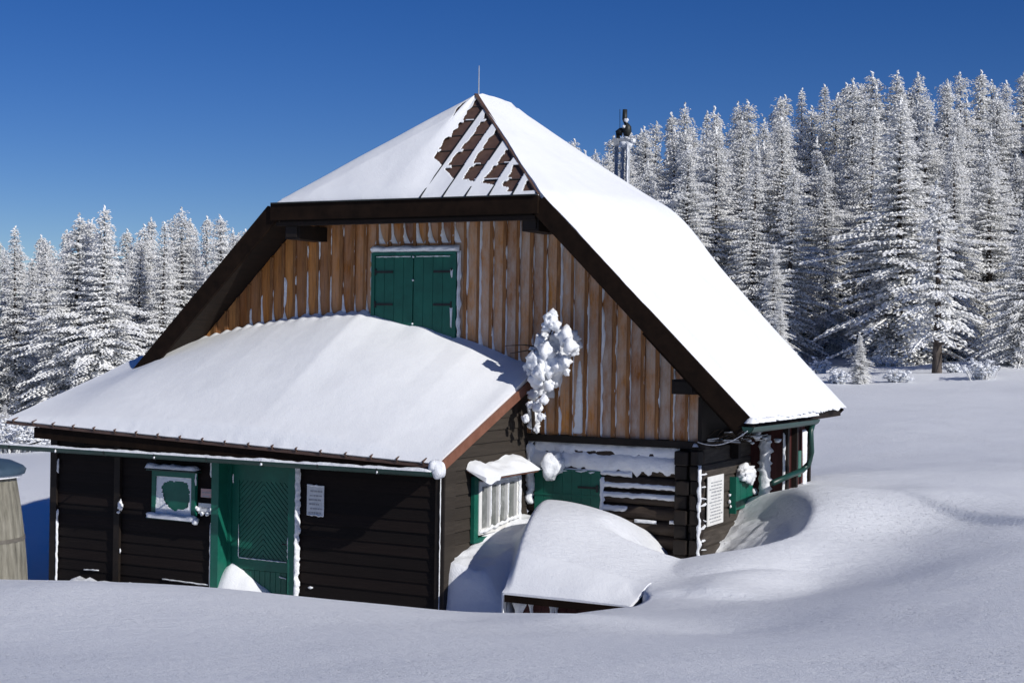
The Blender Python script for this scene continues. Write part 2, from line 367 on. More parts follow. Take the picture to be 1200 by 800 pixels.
def axis(segs):
    out = []
    for a, b, st in segs:
        n = max(1, int(round((b - a) / st))); out += [a + (b - a) * i / n for i in range(n)]
    out.append(segs[-1][1]); return np.array(out)
xs = axis([(-900, -150, 50), (-150, -60, 5), (-60, -20, 1.0), (-20, -10.5, .12), (-10.5, -4.6, .045), (-4.6, 1, .07), (1, 12, .35), (12, 40, 1.2), (40, 130, 5), (130, 900, 50)])
ys = axis([(-300, -4, 20), (-4, 4, .6), (4, 14.2, .12), (14.2, 22.4, .045), (22.4, 30, .12), (30, 50, .5), (50, 110, 1.5), (110, 170, 5), (170, 1200, 60)])
XX, YY = np.meshgrid(xs, ys); ZZ = height(XX, YY)
# inside the buildings the snow floor lies low
inb = ((XX > -16.55) & (XX < AX - .1) & (YY > AY + .12) & (YY < GY + .2)) | ((XX > -15.9) & (XX < SX - .25) & (YY > GY + .3) & (YY < 22.6))
ZZ = np.where(inb, np.minimum(ZZ, -4.2), ZZ)
nx, ny = len(xs), len(ys)
me = bpy.data.meshes.new('ground')
vv = np.stack([XX, YY, ZZ], -1).reshape(-1, 3)
idx = np.arange(nx * ny).reshape(ny, nx)
ff = np.stack([idx[:-1, :-1], idx[:-1, 1:], idx[1:, 1:], idx[1:, :-1]], -1).reshape(-1, 4)
me.vertices.add(len(vv)); me.vertices.foreach_set('co', vv.ravel())
me.loops.add(ff.size); me.loops.foreach_set('vertex_index', ff.ravel())
me.polygons.add(len(ff)); me.polygons.foreach_set('loop_start', np.arange(0, ff.size, 4)); me.polygons.foreach_set('loop_total', np.full(len(ff), 4))
me.update(calc_edges=True); me.polygons.foreach_set('use_smooth', [True] * len(ff)); me.materials.append(M['ground']); me.validate()
go = bpy.data.objects.new('snow_ground', me); COL.objects.link(go); tag(go, kind='structure')
def hz(x, y): return float(height(np.array([x]), np.array([y]))[0])

# ------------------------------------------------------------------ THE HUT
hut = empty('mountain_hut', (-11.5, 19, -3.8))
tag(hut, 'old wooden mountain hut with green doors, board gable and steep roof deep in snow', 'hut')
OFF = Vector(hut.location)
SPLIT = {'door_rime', 'frame_snow', 'bay_rime', 'wall_rime', 'window_rime', 'corner_rime', 'window_snow', 'strap_hinge', 'post', 'roof_rime'}
def pieces(mb):
    par = list(range(len(mb.v)))
    def find(a):
        while par[a] != a: par[a] = par[par[a]]; a = par[a]
        return a
    for f in mb.f:
        r0 = find(f[0])
        for q in f[1:]: par[find(q)] = r0
    out = {}
    for f, m in zip(mb.f, mb.m): out.setdefault(find(f[0]), []).append((f, m))
    res = []
    for k, fl in out.items():
        ids = sorted({i for f, _ in fl for i in f}); mp = {a: n for n, a in enumerate(ids)}
        n = MB(); n.v = [mb.v[i] for i in ids]; n.f = [tuple(mp[i] for i in f) for f, _ in fl]; n.m = [m for _, m in fl]; res.append(n)
    return res
def part(mb, name, mats, parent=None, smooth=False):
    if name in SPLIT:
        ps = pieces(mb)
        if 1 < len(ps) <= 40:
            for p in ps: o = part1(p, name, mats, parent, smooth)
            return o
    return part1(mb, name, mats, parent, smooth)
def part1(mb, name, mats, parent=None, smooth=False):
    o = mb.build(name, mats, None, smooth)
    o.parent = parent or hut
    if parent is None or parent is hut: o.matrix_parent_inverse = Matrix.Translation(-OFF)
    return o
APX = -11.55; ZE = -1.07; ZH = 1.96; ZR = 3.83; XE = -6.18; XH = -9.28; XHL = -13.82; XEL = -16.92
VY = 18.87; RY = 21.13; FY = 23.5; FYR = 22.6
def slab(mb, poly, th, mi=0):
    n = len(poly); lo = [(x, y, z - th) for x, y, z in poly]
    return mb.add(list(poly) + lo, [tuple(range(n)), tuple(range(2 * n - 1, n - 1, -1))] + [(i, i + n, (i + 1) % n + n, (i + 1) % n) for i in range(n)], mi)
TH = .12
mb = MB()
slab(mb, [(XE, VY, ZE), (XE, FY, ZE), (XH, FY, ZH), (XH, VY, ZH)], TH); slab(mb, [(XH, VY, ZH), (XH, FY, ZH), (APX, FYR, ZR), (APX, RY, ZR)], TH)
slab(mb, [(XHL, VY, ZH), (APX - .003, RY, ZR), (APX - .003, FYR, ZR), (XHL, FY, ZH)], TH); slab(mb, [(XHL, VY, ZH), (XHL, FY, ZH), (XEL, FY, ZE), (XEL, VY, ZE)], TH)
roof = part(mb, 'roof', M['soffit'])
mb = MB(); slab(mb, [(XHL, VY + .002, ZH), (XH, VY + .002, ZH), (APX, RY, ZR + .002)], .16)
hip = part(mb, 'hip_roof', M['red_metal'])
# fascia boards along the verges and the half hip
def fas(p, q, w=.055, h=.27, dz=-.115):
    mb = MB(); mb.bar((p[0], p[1], p[2] + dz), (q[0], q[1], q[2] + dz), w, h); part(mb, 'fascia', M['fascia'], roof)
fas((XE - .03, VY - .03, ZE + .03), (XH, VY - .03, ZH)); fas((XHL, VY - .03, ZH), (XEL, VY - .03, ZE))
fas((XE, FY + .03, ZE), (XH, FY + .03, ZH), h=.12, dz=-.07); fas((XEL, FY + .03, ZE), (XHL, FY + .03, ZH), h=.12, dz=-.07)
fas((XH, FY + .03, ZH), (APX, FYR + .03, ZR), h=.12, dz=-.07); fas((XHL, FY + .03, ZH), (APX, FYR + .03, ZR), h=.12, dz=-.07)
fas((XHL - .02, VY - .06, ZH), (XH + .02, VY - .06, ZH), .06, .25, -.12)
mb = MB(); mb.box(XHL + .1, XH - .1, VY + .0, GY + .1, ZH - .27, ZH - .24)
mb.box(XHL + .05, XH - .05, VY - .03, VY + .07, ZH - .33, ZH - .271)
part(mb, 'soffit', M['soffit'], roof)
# rafters under the right verge & eave
mb = MB()
for Y in np.arange(VY + .3, FY - 1.2, .75): mb.bar((XE - .2, Y, ZE - TH - .05), (SX - .6, Y, ZE - TH - .05 + (SX - .6 - XE + .2) * -.977), .1, .14)
part(mb, 'rafter', M['fascia'], roof)
# thin drip edge light line on the half hip
mb = MB(); mb.bar((XHL, VY - .09, ZH + .012), (XH, VY - .09, ZH + .012), .05, .02)
part(mb, 'drip_edge', M['iron'], roof)

def cap_grid(name, rows, parent, mat, skirt=.0, smooth=True, mask=None):
    """rows: list of equal-length lists of (top point, bottom point)."""
    mb = MB(); m = len(rows[0]); n = len(rows)
    vs = [t for r in rows for t, b in r]; fs = []
    for i in range(n - 1):
        for j in range(m - 1):
            if mask is None or mask[i][j]: fs.append((i * m + j, i * m + j + 1, (i + 1) * m + j + 1, (i + 1) * m + j))
    mb.add(vs, fs)
    if mask is None:
        ring = [(0, j) for j in range(m)] + [(i, m - 1) for i in range(1, n)] + [(n - 1, j) for j in range(m - 2, -1, -1)] + [(i, 0) for i in range(n - 2, 0, -1)]
        k = len(ring); vs = [rows[i][j][0] for i, j in ring] + [rows[i][j][1] for i, j in ring]
        mb.add(vs, [(a, (a + 1) % k, (a + 1) % k + k, a + k) for a in range(k)])
    return part(mb, name, mat, parent, smooth)
def fye(z): return FY if z < ZH else FY + (FYR - FY) * (z - ZH) / (ZR - ZH)
# right slope snow
NR, NC = 90, 60
rows = []
for i in range(NR + 1):
    s = i / NR; z = ZE + (ZR - ZE) * s
    X = XE + (XH - XE) * (z - ZE) / (ZH - ZE) if z < ZH else XH + (APX - XH) * (z - ZH) / (ZR - ZH)
    yn = VY if z < ZH else VY + (RY - VY) * (z - ZH) / (ZR - ZH)
    row = []
    for j in range(NC + 1):
        u = j / NC; yf = fye(z); y = yn + (yf - yn) * u; dn = (y - yn); df = yf - y
        bump_ = math.sin(PI * min(1, s * .92 + .04)) ** .8
        t = .05 + (.06 + .09 * min(1, dn / 2.6)) * bump_ * min(1, (df + .10) / .35) ** .5 + .13 * math.exp(-((s - .56) / .11) ** 2) * min(1, dn / 3.) - .03 * math.exp(-((dn - .75) / .25) ** 2) * bump_
        t += .02 * s * (min(1, dn / .8))
        t -= .12 * max(0, 1 - df / .8) ** 2 * s ** 5
        t *= .55 + .45 * min(1, dn / .35)
        t += .025 * N(X * .9, y * .9, 1) * min(1, dn * 2) + .012 * N(y * 3.2, s * 2.2, 4) * (1 - s)
        t += .007 * math.sin(y * 9.0 + N(y, s * 2, 3) * 4) * max(0, 1 - s * 2.2) + .012 * N(y * 1.3, s * 9, 6)
        t = max(t, .02)
        ex = .05 * (1 + 1.2 * N(y * 4, 3) + .6 * N(y * 15, 5)) if i == 0 else 0
        nx_, nz_ = .69, .72
        row.append(((X + nx_ * t + ex, y + (.02 if j == NC else 0) - (.02 + .035 * abs(N(s * 13, 5)) + .02 * N(s * 40, 8) if j == 0 else 0), z + nz_ * t - ex), (X + ex * .5, y, z + .004)))
    rows.append(row)
cap_grid('roof_snow', rows, roof, M['roof_snow'])
rows = []
for i in range(31):
    s = i / 30; z = ZE + (ZR - ZE) * s
    X = XEL + (XHL - XEL) * (z - ZE) / (ZH - ZE) if z < ZH else XHL + (APX - XHL) * (z - ZH) / (ZR - ZH)
    yn = VY if z < ZH else VY + (RY - VY) * (z - ZH) / (ZR - ZH)
    rows.append([((X - .7 * t_, yn + (fye(z) - yn) * j / 20, z + .7 * t_), (X, yn + (fye(z) - yn) * j / 20, z + .004)) for j in range(21) for t_ in [(.03 + .12 * math.sin(PI * s) * min(1, j / 3)) + (.14 * s * min(1, j / 6) if s > .8 else 0)]])
cap_grid('roof_snow', rows, roof, M['roof_snow'])
# half-hip snow with the bare sheet-metal strip
P0 = Vector((XHL, VY, ZH)); P1 = Vector((XH, VY, ZH)); P2 = Vector((APX, RY, ZR))
hn = (P1 - P0).cross(P2 - P0).normalized(); hs = (RY - VY, ZR - ZH); SL = math.hypot(*hs)
def hip_uv(px_, py_):
    d = Vector(ray(px_, py_)); t = P0.dot(hn) / d.dot(hn); p = d * t
    return p.x, (p.y - VY) / (RY - VY)
def hip_pt(x, s, h): return (x + hn.x * h, VY + (RY - VY) * s + hn.y * h, ZH + (ZR - ZH) * s + hn.z * h)
seams = [hip_uv(513, 205)[0], hip_uv(532, 215)[0], hip_uv(557, 215)[0], hip_uv(582, 217)[0]]
sp_ = (seams[3] - seams[0]) / 3; seams = [seams[0] + sp_ * k for k in range(-5, 7)]
la = hip_uv(540, 118); lb = hip_uv(508, 190)
def bare(x, s):
    xr_ = XH + (APX - XH) * s
    # left limit of the bare region as a function of s
    pts = [hip_uv(598, 222), hip_uv(560, 216), hip_uv(533, 211), hip_uv(508, 187), hip_uv(534, 140), hip_uv(545, 112)]
    xl = None
    for (xa, sa), (xb, sb) in zip(pts, pts[1:]):
        if min(sa, sb) <= s <= max(sa, sb) and abs(sb - sa) > 1e-6: xl = xa + (xb - xa) * (s - sa) / (sb - sa)
    if xl is None: xl = pts[0][0] if s < pts[0][1] else pts[-1][0]
    xl += .05 * N(s * 14, 2)
    if s > .70 and x < APX - .45 * (1 - s) / .3 + .02: return False
    if s < .035: return False
    if x < xl: return False
    k = (x - seams[0]) / sp_; fr = k - math.floor(k)
    j = s * SL / .43; fj = j - math.floor(j)
    lim = .36 + .16 * N(s * 4 + math.floor(k) * 3.3, math.floor(k) * 2.1) + .10 * N(s * 22, k * 2)
    if fj < .012 + .07 * N(x * 7, j * 2.3): return False
    if fj > .84 and fr < .42 + .3 * N(k * 3, j): return False
    return fr > lim
NS, NX = 170, 220
rows = []; mask = []
for i in range(NS + 1):
    s = i / NS; xl = XHL + (APX - XHL) * s; xr = XH + (APX - XH) * s; row = []; mk = []
    for j in range(NX + 1):
        u = j / NX; x = xl + (xr - xl) * u
        dl = (x - xl); dr = xr - x
        t = .015 + .085 * min(1, s * SL / .3) ** .5 * min(1, (dl + .03) / .5) ** .5 * (1 - ss(.42, .62, u) * .75) + .012 * N(x * 2, s * 3) 
        row.append((hip_pt(x, s, t), hip_pt(x, s, .004)))
        mk.append(not bare(x + (xr - xl) / NX * .5, s + .5 / NS))
    rows.append(row); mask.append(mk)
hs_o = cap_grid('hip_snow', rows, hip, M['roof_snow'], mask=mask)
so = hs_o.modifiers.new('t', 'SOLIDIFY'); so.thickness = .014; so.offset = -1
mb = MB()
for sx_ in seams:
    if XHL < sx_ < XH:
        smax = (sx_ - XHL) / (APX - XHL) - .16 if sx_ < APX else (XH - sx_) / (XH - APX)
        mb.bar(hip_pt(sx_, .01, .012), hip_pt(sx_, max(.02, smax - .01), .012), .022, .05, hn)
k = 0
while k * .43 / SL < 1:
    s = (k * .43) / SL; xl = XHL + (APX - XHL) * s; xr = XH + (APX - XH) * s
    mb.bar(hip_pt(xl + .02, s + .004, .006), hip_pt(xr - .02, s + .004, .006), .02, .012, hn); k += 1
part(mb, 'seam', M['iron'], hip)
mb = MB(); mb.bar((XH, VY, ZH + .02), (APX, RY, ZR + .03), .06, .035)
part(mb, 'hip_ridge_strip', M['red_metal'], hip)

# purlin ends
def purlin(x, z, w=.26, h=.22, y0=VY + .05):
    mb = MB(); mb.box(x - w / 2, x + w / 2, y0, GY + .1, z - h, z)
    mb.box(x - w / 2 + .03, x + w / 2 - .03, y0 - .03, y0, z - h + .03, z - .03)
    part(mb, 'purlin', M['black_wood'])
pl = atY(345, 272, VY + .1); pr = atY(625, 262, VY + .1)
purlin(pl[0], pl[2] + .11); purlin(pr[0] - .02, pr[2] + .11)
p3 = atY(800, 453, VY + .45); purlin(p3[0] + .05, p3[2] + .10, .34, .2, VY + .35)

# gable boards
def under(x):
    d = abs(x - APX)
    return min(ZH + .28, ZH + (2.27 - d) * .82 - .16) if d < 2.27 else ZH - (d - 2.27) * .977 - .14
GB = -1.43
mb = MB(); mbb = MB(); nb = 0
x = -16.55
k0 = math.floor(x / PER); boards = []
kx = k0
while kx * PER < SX + .02:
    xa = kx * PER; xb = min(xa + PER, SX + .05)
    xm = (xa + xb) / 2
    if xa > -16.6:
        dy = rnd.uniform(-.006, .006)
        za, zb = under(xa), under(xb)
        z0 = GB + rnd.uniform(-.02, .01)
        y = GY + .0 + dy; a_, b_ = xa + .006, xb - .006
        if min(za, zb) > z0 + .05:
            vs = [(a_, y, z0), (b_, y, z0), (b_, y, zb), (a_, y, za), (a_, y + .03, z0), (b_, y + .03, z0), (b_, y + .03, zb), (a_, y + .03, za)]
            mb.add(vs, [(0, 1, 2, 3), (7, 6, 5, 4), (0, 4, 5, 1), (1, 5, 6, 2), (3, 2, 6, 7), (0, 3, 7, 4)])
            wv = rnd.uniform(.022, .034); mbb.box(xa - wv, xa + wv, GY - .034, GY - .008, z0 - .0, under(xa) - .03)
            boards.append(xa)
    kx += 1
mb.box(-15.9, SX, GY + .035, GY + .12, GB, 0.0)
# backing
mb.add([(-15.9, GY + .034, GB), (SX, GY + .034, GB), (SX, GY + .034, under(SX)), (XH, GY + .034, ZH - .16), (XH - .5, GY + .034, ZH + .2), (XHL + .5, GY + .034, ZH + .2), (XHL, GY + .034, ZH - .16), (-15.9, GY + .034, under(-15.9))], [(0, 1, 2, 3, 4, 5, 6, 7)])
gable = part(mb, 'gable_wall', M['gable'])
part(mbb, 'batten', M['batten'], gable)
# annex snow crest profile (z at the gable wall)
prof_px = [(150, 425), (200, 408), (222, 400), (240, 398), (262, 392), (300, 382), (340, 375), (380, 372), (425, 367), (452, 375), (480, 381), (535, 388), (560, 387), (590, 395), (615, 408)]
prof = [atY(x_, y_, GY - .03) for x_, y_ in prof_px]
pX = np.array([p[0] for p in prof]); pZ = np.array([p[2] for p in prof])
def crest(x): return float(np.interp(x, pX, pZ))
# rime in the joints beside each batten
LS0 = atY(441, 298, GY); LS1 = atY(536, 296, GY)
SHX0, SHX1, SHZ1, SHZ0 = LS0[0], LS1[0], LS0[2], -.05
mb = MB()
for i, xa in enumerate(boards):
    top = under(xa) - .42; topw = under(xa) - .3
    if xa < AX: lo = crest(xa) - (.1 if xa < SHX0 else .1 + .32 * min(1, (xa - SHX0) / 1.9))
    else: lo = GB
    if SHX0 - .06 < xa < SHX1 + .06: lo = SHZ1 + .16
    if top - lo < .25: continue
    sd = i * 1.7
    right = xa > SHX1
    wbase = (.026 if not right else .036) * (.45 + 1.3 * abs(N(xa * 7.7, 3.3)) * 1.6)
    if right and xa > -9.4: wbase *= .65
    def wf(t, sd=sd, wbase=wbase, lo=lo, top=top, right=right, xa=xa):
        z = lo + (top - lo) * t
        g = N(z * 2.2, sd) + .6 * N(z * 7, sd, 3)
        v = max(0, (.35 if not right else .55) + .8 * g) * wbase * 1.25
        if not right and z - lo > .8 and z < 1.25: v *= max(.12, .5 + g)
        if xa < AX:
            v += .028 * max(0, 1 - (z - lo) / .75) ** 1.5
            e_ = .085 * max(0, 1 - (z - lo) / .30) ** 2.0; return (v * .25 + e_ * .9, v + e_)
        if z > under(xa) - 1.35 and xa < -10.8: v += .028 * max(0, .75 + .9 * N(z * 1.4, sd, 5)) * min(1, (z - under(xa) + 1.35) / .25)
        return (v * .25 + .002, v + .003)
    mb.strip((xa + .018, GY - .006, lo), (xa + .018, GY - .006, top), (1, 0, 0), (0, -1, 0), wf, lambda t, sd=sd: .026 + .008 * N(t * 9, sd), seed=i)
# frosted patches between a few right hand battens
for xx, z0, z1 in ((-8.98, -1.40, -.35), (-9.45, -.9, .35)):
    mb.strip((xx, GY - .004, z0), (xx, GY - .004, z1), (1, 0, 0), (0, -1, 0), lambda t: ((.07 * (1 - t) ** .6 + .01) * (1 + .4 * N(t * 12, 1)), (.06 * (1 - t) ** .6 + .01) * (1 + .4 * N(t * 12, 5))), lambda t: .014)
part(mb, 'rime', M['rime'], gable, True)
# loft shutters
def shutter(x0, x1, z0, z1, hinge_left):
    mb = MB(); n = 4; w = (x1 - x0) / n
    for i in range(n): mb.box(x0 + i * w + .003, x0 + (i + 1) * w - .003, GY - .075, GY - .045, z0, z1)
    mb.box(x0, x1, GY - .045, GY - .036, z0, z1)
    o = part(mb, 'loft_shutter', M['green'])
    mb = MB()
    for zz in (z0 + (z1 - z0) * .80, z0 + (z1 - z0) * .40):
        if hinge_left: mb.box(x0 + .02, x0 + (x1 - x0) * .48, GY - .088, GY - .0755, zz - .018, zz + .018); mb.tube([(x0 + .01, GY - .085, zz - .05), (x0 + .01, GY - .085, zz + .05)], .016)
        else: mb.box(x1 - (x1 - x0) * .48, x1 - .02, GY - .088, GY - .0755, zz - .018, zz + .018); mb.tube([(x1 - .01, GY - .085, zz - .05), (x1 - .01, GY - .085, zz + .05)], .016)
    part(mb, 'strap_hinge', M['iron'], o)
    return o
xm = (SHX0 + SHX1) / 2
s1 = shutter(SHX0 + .035, xm - .006, SHZ0, SHZ1 - .03, True); s2 = shutter(xm + .006, SHX1 - .035, SHZ0, SHZ1 - .03, False)
mb = MB(); mb.box(SHX0 - .03, SHX0 + .03, GY - .09, GY - .034, SHZ0, SHZ1); mb.box(SHX1 - .03, SHX1 + .03, GY - .09, GY - .034, SHZ0, SHZ1); mb.box(SHX0 - .03, SHX1 + .03, GY - .092, GY - .034, SHZ1 - .025, SHZ1 + .02)
fr = part(mb, 'loft_frame', M['green'])
mb = MB()
mb.strip((SHX0 - .05, GY - .04, SHZ1 + .05), (SHX1 + .06, GY - .04, SHZ1 + .05), (0, 0, 1), (0, -1, 0), lambda t: (.03, .07 + .02 * N(t * 9)), lambda t: .10)
mb.strip((SHX1 + .055, GY - .02, SHZ0), (SHX1 + .055, GY - .02, SHZ1 + .04), (1, 0, 0), (0, -1, 0), rag(.04, 4), lambda t: .06)
mb.strip((SHX0 - .045, GY - .02, SHZ0 + .6), (SHX0 - .045, GY - .02, SHZ1 + .04), (1, 0, 0), (0, -1, 0), rag(.025, 8), lambda t: .05)
mb.strip((SHX0 + .05, GY - .078, SHZ1 - .045), (xm - .05, GY - .078, SHZ1 - .045), (0, 0, 1), (0, -1, 0), rag(.012, 3), lambda t: .012)
mb.strip((xm + .05, GY - .078, SHZ1 - .045), (SHX1 - .08, GY - .078, SHZ1 - .045), (0, 0, 1), (0, -1, 0), rag(.012, 3), lambda t: .012)
for z_, l_ in ((SHZ1 - .25, .12), (SHZ1 - .82, .3)):
    mb.strip((SHX1 - .04, GY - .09, z_ - l_), (SHX1 - .04, GY - .09, z_), (1, 0, 0), (0, -1, 0), lambda t: (.022 * t + .006, .01 + .01 * t), lambda t: .02)
for zz in (.78, .68, .16, .07): mb.blob((xm, GY - .085, SHZ0 + zz * 0 + (SHZ1 - SHZ0) * (.96 if zz == .78 else zz)), .018, 1)
part(mb, 'frame_snow', M['rime'], fr, True)
# dark beam at the foot of the gable
mb = MB(); mb.box(AX - .1, SX + .12, GY - .07, GY + .12, GB - .105, GB - .005)
mb.box(SX + .0, SX + .06, GY - .05, GY + .1, GB, GB + .62)
part(mb, 'sill_beam', M['black_wood'])

mb = MB(); mb.box(SX - .1, SX - .02, GY + .13, 23.2, GB - .1, ZE + (XE - SX) * .977 - .02 - TH + .1); mb.box(-15.95, -15.87, GY + .13, 23.2, GB - .1, -.2)
mb.add([(-15.9, 23.2, -1.5), (SX - .05, 23.2, -1.5), (SX - .05, 23.2, -.35), (XH, 23.2, ZH - .2), (APX, 22.7, ZR - .3), (XHL, 23.2, ZH - .2), (-15.9, 23.2, -.35)], [(0, 1, 2, 3, 4, 5, 6)])
part(mb, 'knee_wall', M['black_wood'])
# log wall, front (under the gable)
LY = GY + .10
mb = MB()
zt = GB - .12; r = .105
logs = []; z = zt - r
while z > -3.7: logs.append(z); z -= .205
def logbar(mb, p, q, r, seed, mi=0, n=12):
    p = Vector(p); q = Vector(q); L = (q - p).length; k = max(4, int(L / .18)); pts = []; rr = []
    for i in range(k + 1):
        t = i / k; c = p.lerp(q, t) + Vector((0, .012 * N(t * 4, seed), .012 * N(t * 4, seed, 5))); pts.append(c); rr.append(r * (1 + .07 * N(t * 7, seed, 9)))
    mb.tube(pts, rr, n, mi)
for i, z in enumerate(logs): logbar(mb, (AX, LY, z), (SX + .02, LY, z), r, i)
mb.box(AX, SX - .05, LY + .05, LY + .2, -3.8, zt)
lw = part(mb, 'log_wall', M['log'], None, True)
# side log wall: squarer timbers
mb = MB(); z = -1.52; i = 0
while z > -3.8:
    pts = []
    hgt = .235
    mb.box(SX - .16, SX + rnd.uniform(-.008, .008), GY - .02, 22.0, z - hgt, z - .02)
    mb.box(SX - .16, SX - .03, GY + .1, 22.0, z - .03, z + .01)
    z -= hgt; i += 1
bpyo = part(mb, 'side_log_wall', M['log_side'])
be = bpyo.modifiers.new('b', 'BEVEL'); be.width = .025; be.segments = 3
# crossing log ends at the corner
mb = MB()
for i, z in enumerate(logs):
    if i % 2 == 0: mb.box(SX - .30, SX - .10 + rnd.uniform(-.02, .02), GY - .16 + rnd.uniform(-.02, .03), GY + .2, z - .11, z + .09)
    else: mb.box(SX - .32, SX - .13, GY - .10, GY + .2, z - .11, z + .09)
    mb.box(SX - .07, SX + .05 + rnd.uniform(-.02, .05), GY - .14 + rnd.uniform(-.03, .03), GY + .05, z - .10, z + .10)
o = part(mb, 'corner_log_end', M['black_wood']); be = o.modifiers.new('b', 'BEVEL'); be.width = .02; be.segments = 2
# snow plastered on the logs
mb = MB()
def chink(xa, xb, z, w, th, seed, y=LY - .085, up=.8):
    mb.strip((xa, y, z), (xb, y, z), (0, 0, 1), (0, -1, 0), lambda t: (w * max(.25, .9 + .35 * N(t * (xb - xa) * 2.2, seed) + .45 * N(t * (xb - xa) * 11, seed)), w * up * max(.3, .9 + .3 * N(t * (xb - xa) * 3, seed, 3) + .3 * N(t * (xb - xa) * 13, seed, 3))), lambda t: th * .7 * (1 + .3 * N(t * (xb - xa) * 3, seed, 6)), lat=6, seed=seed)
xr_ = atY(798, 545, LY)[0]
chink(AX + .05, xr_, atY(720, 540, LY)[2], .17, .09, 1, y=LY - .08)
chink(AX + .1, xr_, atY(720, 526, LY)[2], .13, .09, 2, y=LY - .05)
chink(AX + .15, xr_ - .7, atY(700, 552, LY)[2], .05, .07, 5)
xl_ = atY(707, 565, LY)[0]
chink(xl_, xr_, atY(750, 568, LY)[2], .050, .05, 3)
chink(xl_, xr_, atY(750, 580, LY)[2], .050, .055, 4)
chink(xl_, atY(738, 592, LY)[0], atY(720, 594, LY)[2], .055, .06, 6)
chink(atY(746, 610, LY)[0], atY(772, 610, LY)[0], atY(760, 610, LY)[2], .03, .04, 7)
chink(atY(787, 611, LY)[0], xr_, atY(790, 611, LY)[2], .03, .04, 8)
# vertical rime down the post by the annex and the door side
p = atY(615, 520, LY - .1); q = atY(618, 590, LY - .1)
mb.strip((p[0] + .1, LY - .1, q[2]), (p[0] + .1, LY - .1, p[2] + .05), (1, 0, 0), (0, -1, 0), rag(.11, 12, 14), lambda t: .08, lat=6)
p = atY(706, 560, LY - .1); q = atY(706, 615, LY - .1)
mb.strip((p[0], LY - .1, q[2]), (p[0], LY - .1, p[2] + .02), (1, 0, 0), (0, -1, 0), rag(.05, 14, 12), lambda t: .05)
bl = atY(646, 546, LY - .25); mb.blob(bl, .155, 3, .55, 2.6, sc_=(1.0, .8, 1.05)); mb.blob((bl[0] + .07, bl[1] + .05, bl[2] + .06), .12, 3, .6)
for dx_, dz_, r_ in ((-.33, .12, .10), (-.42, -.1, .08), (-.36, -.3, .08), (-.40, -.2, .06), (-.30, .0, .07)): mb.blob((bl[0] + dx_, LY - .08, bl[2] + dz_), r_, 3, .7, sc_=(1, .5, 1.3))
part(mb, 'log_snow', M['rime'], lw, True)
# cellar door
c0 = atY(628, 552, LY - .1); c1 = atY(705, 552, LY - .1)
mb = MB(); w = (c1[0] - c0[0]) / 7
for i in range(7): mb.box(c0[0] + i * w + .002, c0[0] + (i + 1) * w - .002, LY - .135, LY - .10, -3.6, c0[2] + .06)
mb.box(c0[0], c1[0], LY - .145, LY - .134, c0[2] - .33, c0[2] - .3)
cd = part(mb, 'cellar_door', M['green'])
mb = MB(); mb.box(c1[0] - .35, c1[0] - .03, LY - .155, LY - .146, c0[2] - .20, c0[2] - .17); mb.tube([(c1[0] - .04, LY - .155, c0[2] - .14), (c1[0] - .04, LY - .155, c0[2] - .24)], .02)
part(mb, 'hinge', M['iron'], cd)
# rime down the corner of the side wall
mb = MB()
mb.strip((SX + .06, GY - .12, -3.3), (SX + .06, GY - .12, -1.75), (1, .3, 0), (.3, -1, 0), rag(.045, 22, 15), lambda t: .06)
for i in range(9):
    z = -3.1 + i * .15 + .07 * N(i * 3.3); mb.strip((SX + .05, GY - .05, z), (SX + .07, GY + .12 + .1 * N(i * 2.2), z + .14 * N(i * 1.1)), (0, 0, 1), (1, 0, 0), rag(.018 + .012 * N(i * 4.4), i, 3), lambda t: .04)
mb.strip((SX - .02, GY - .1, -1.50), (SX + .02, GY + .25, -1.50), (1, 0, 0), (0, 0, 1), rag(.07, 25, 3), lambda t: .05)
part(mb, 'corner_rime', M['rime'], bpyo, True)
# brushwood and frosted laths stored under the eave
mb = MB(); mr = MB()
for i in range(46):
    y = rnd.uniform(GY + .1, 21.9); x0_ = SX + rnd.uniform(.0, .18); z = -1.50 + rnd.uniform(0, .16)
    a = rnd.uniform(-.4, .4); L = rnd.uniform(.3, .9)
    P_ = Vector((x0_, y, z)); Q_ = P_ + Vector((rnd.uniform(-.1, .16), L, a * .22))
    mb.tube([P_, (P_ + Q_) / 2 + Vector((0, 0, .02)), Q_], rnd.uniform(.006, .016), 5)
    if rnd.random() < .5: mr.strip(P_ + Vector((.01, 0, .01)), Q_ + Vector((.01, 0, .01)), (1, 0, 0), (.4, 0, 1), rag(.012, i, 6), lambda t: .016)
o = part(mb, 'brushwood', M['twig'], None); part(mr, 'brushwood_rime', M['rime'], o, True)
# bay at the far end, posts, shutters
BX = -6.65
mb = MB(); n = 9
for i in range(n): 
    ya = 22.0 + 1.2 * i / n; mb.box(BX - .03, BX + rnd.uniform(-.006, .006), ya + .004, ya + 1.2 / n - .004, -3.3, -1.3)
mb.box(SX - .2, BX - .031, 22.004, 23.2, -3.3, -1.3)
bay = part(mb, 'bay_wall', M['maroon'])
mb = MB()
for yy in (21.98, 22.45, 23.16): mb.box(BX + .01, BX + .09, yy - .04, yy + .04, -3.3, -1.3)
mb.box(SX + .01, SX + .13, 21.0, 21.12, -1.75, -1.3)
part(mb, 'post', M['black_wood'], bay)
mb = MB()
mb.strip((SX + .22, 21.99, -3.0), (SX + .22, 21.99, -1.45), (1, 0, 0), (0, -1, 0), rag(.15, 31, 34, .55), lambda t: .06, lat=6)
mb.strip((BX + .02, 21.93, -2.9), (BX + .02, 21.93, -1.4), (0, 1, 0), (1, -.4, 0), rag(.028, 33, 13), lambda t: .04)
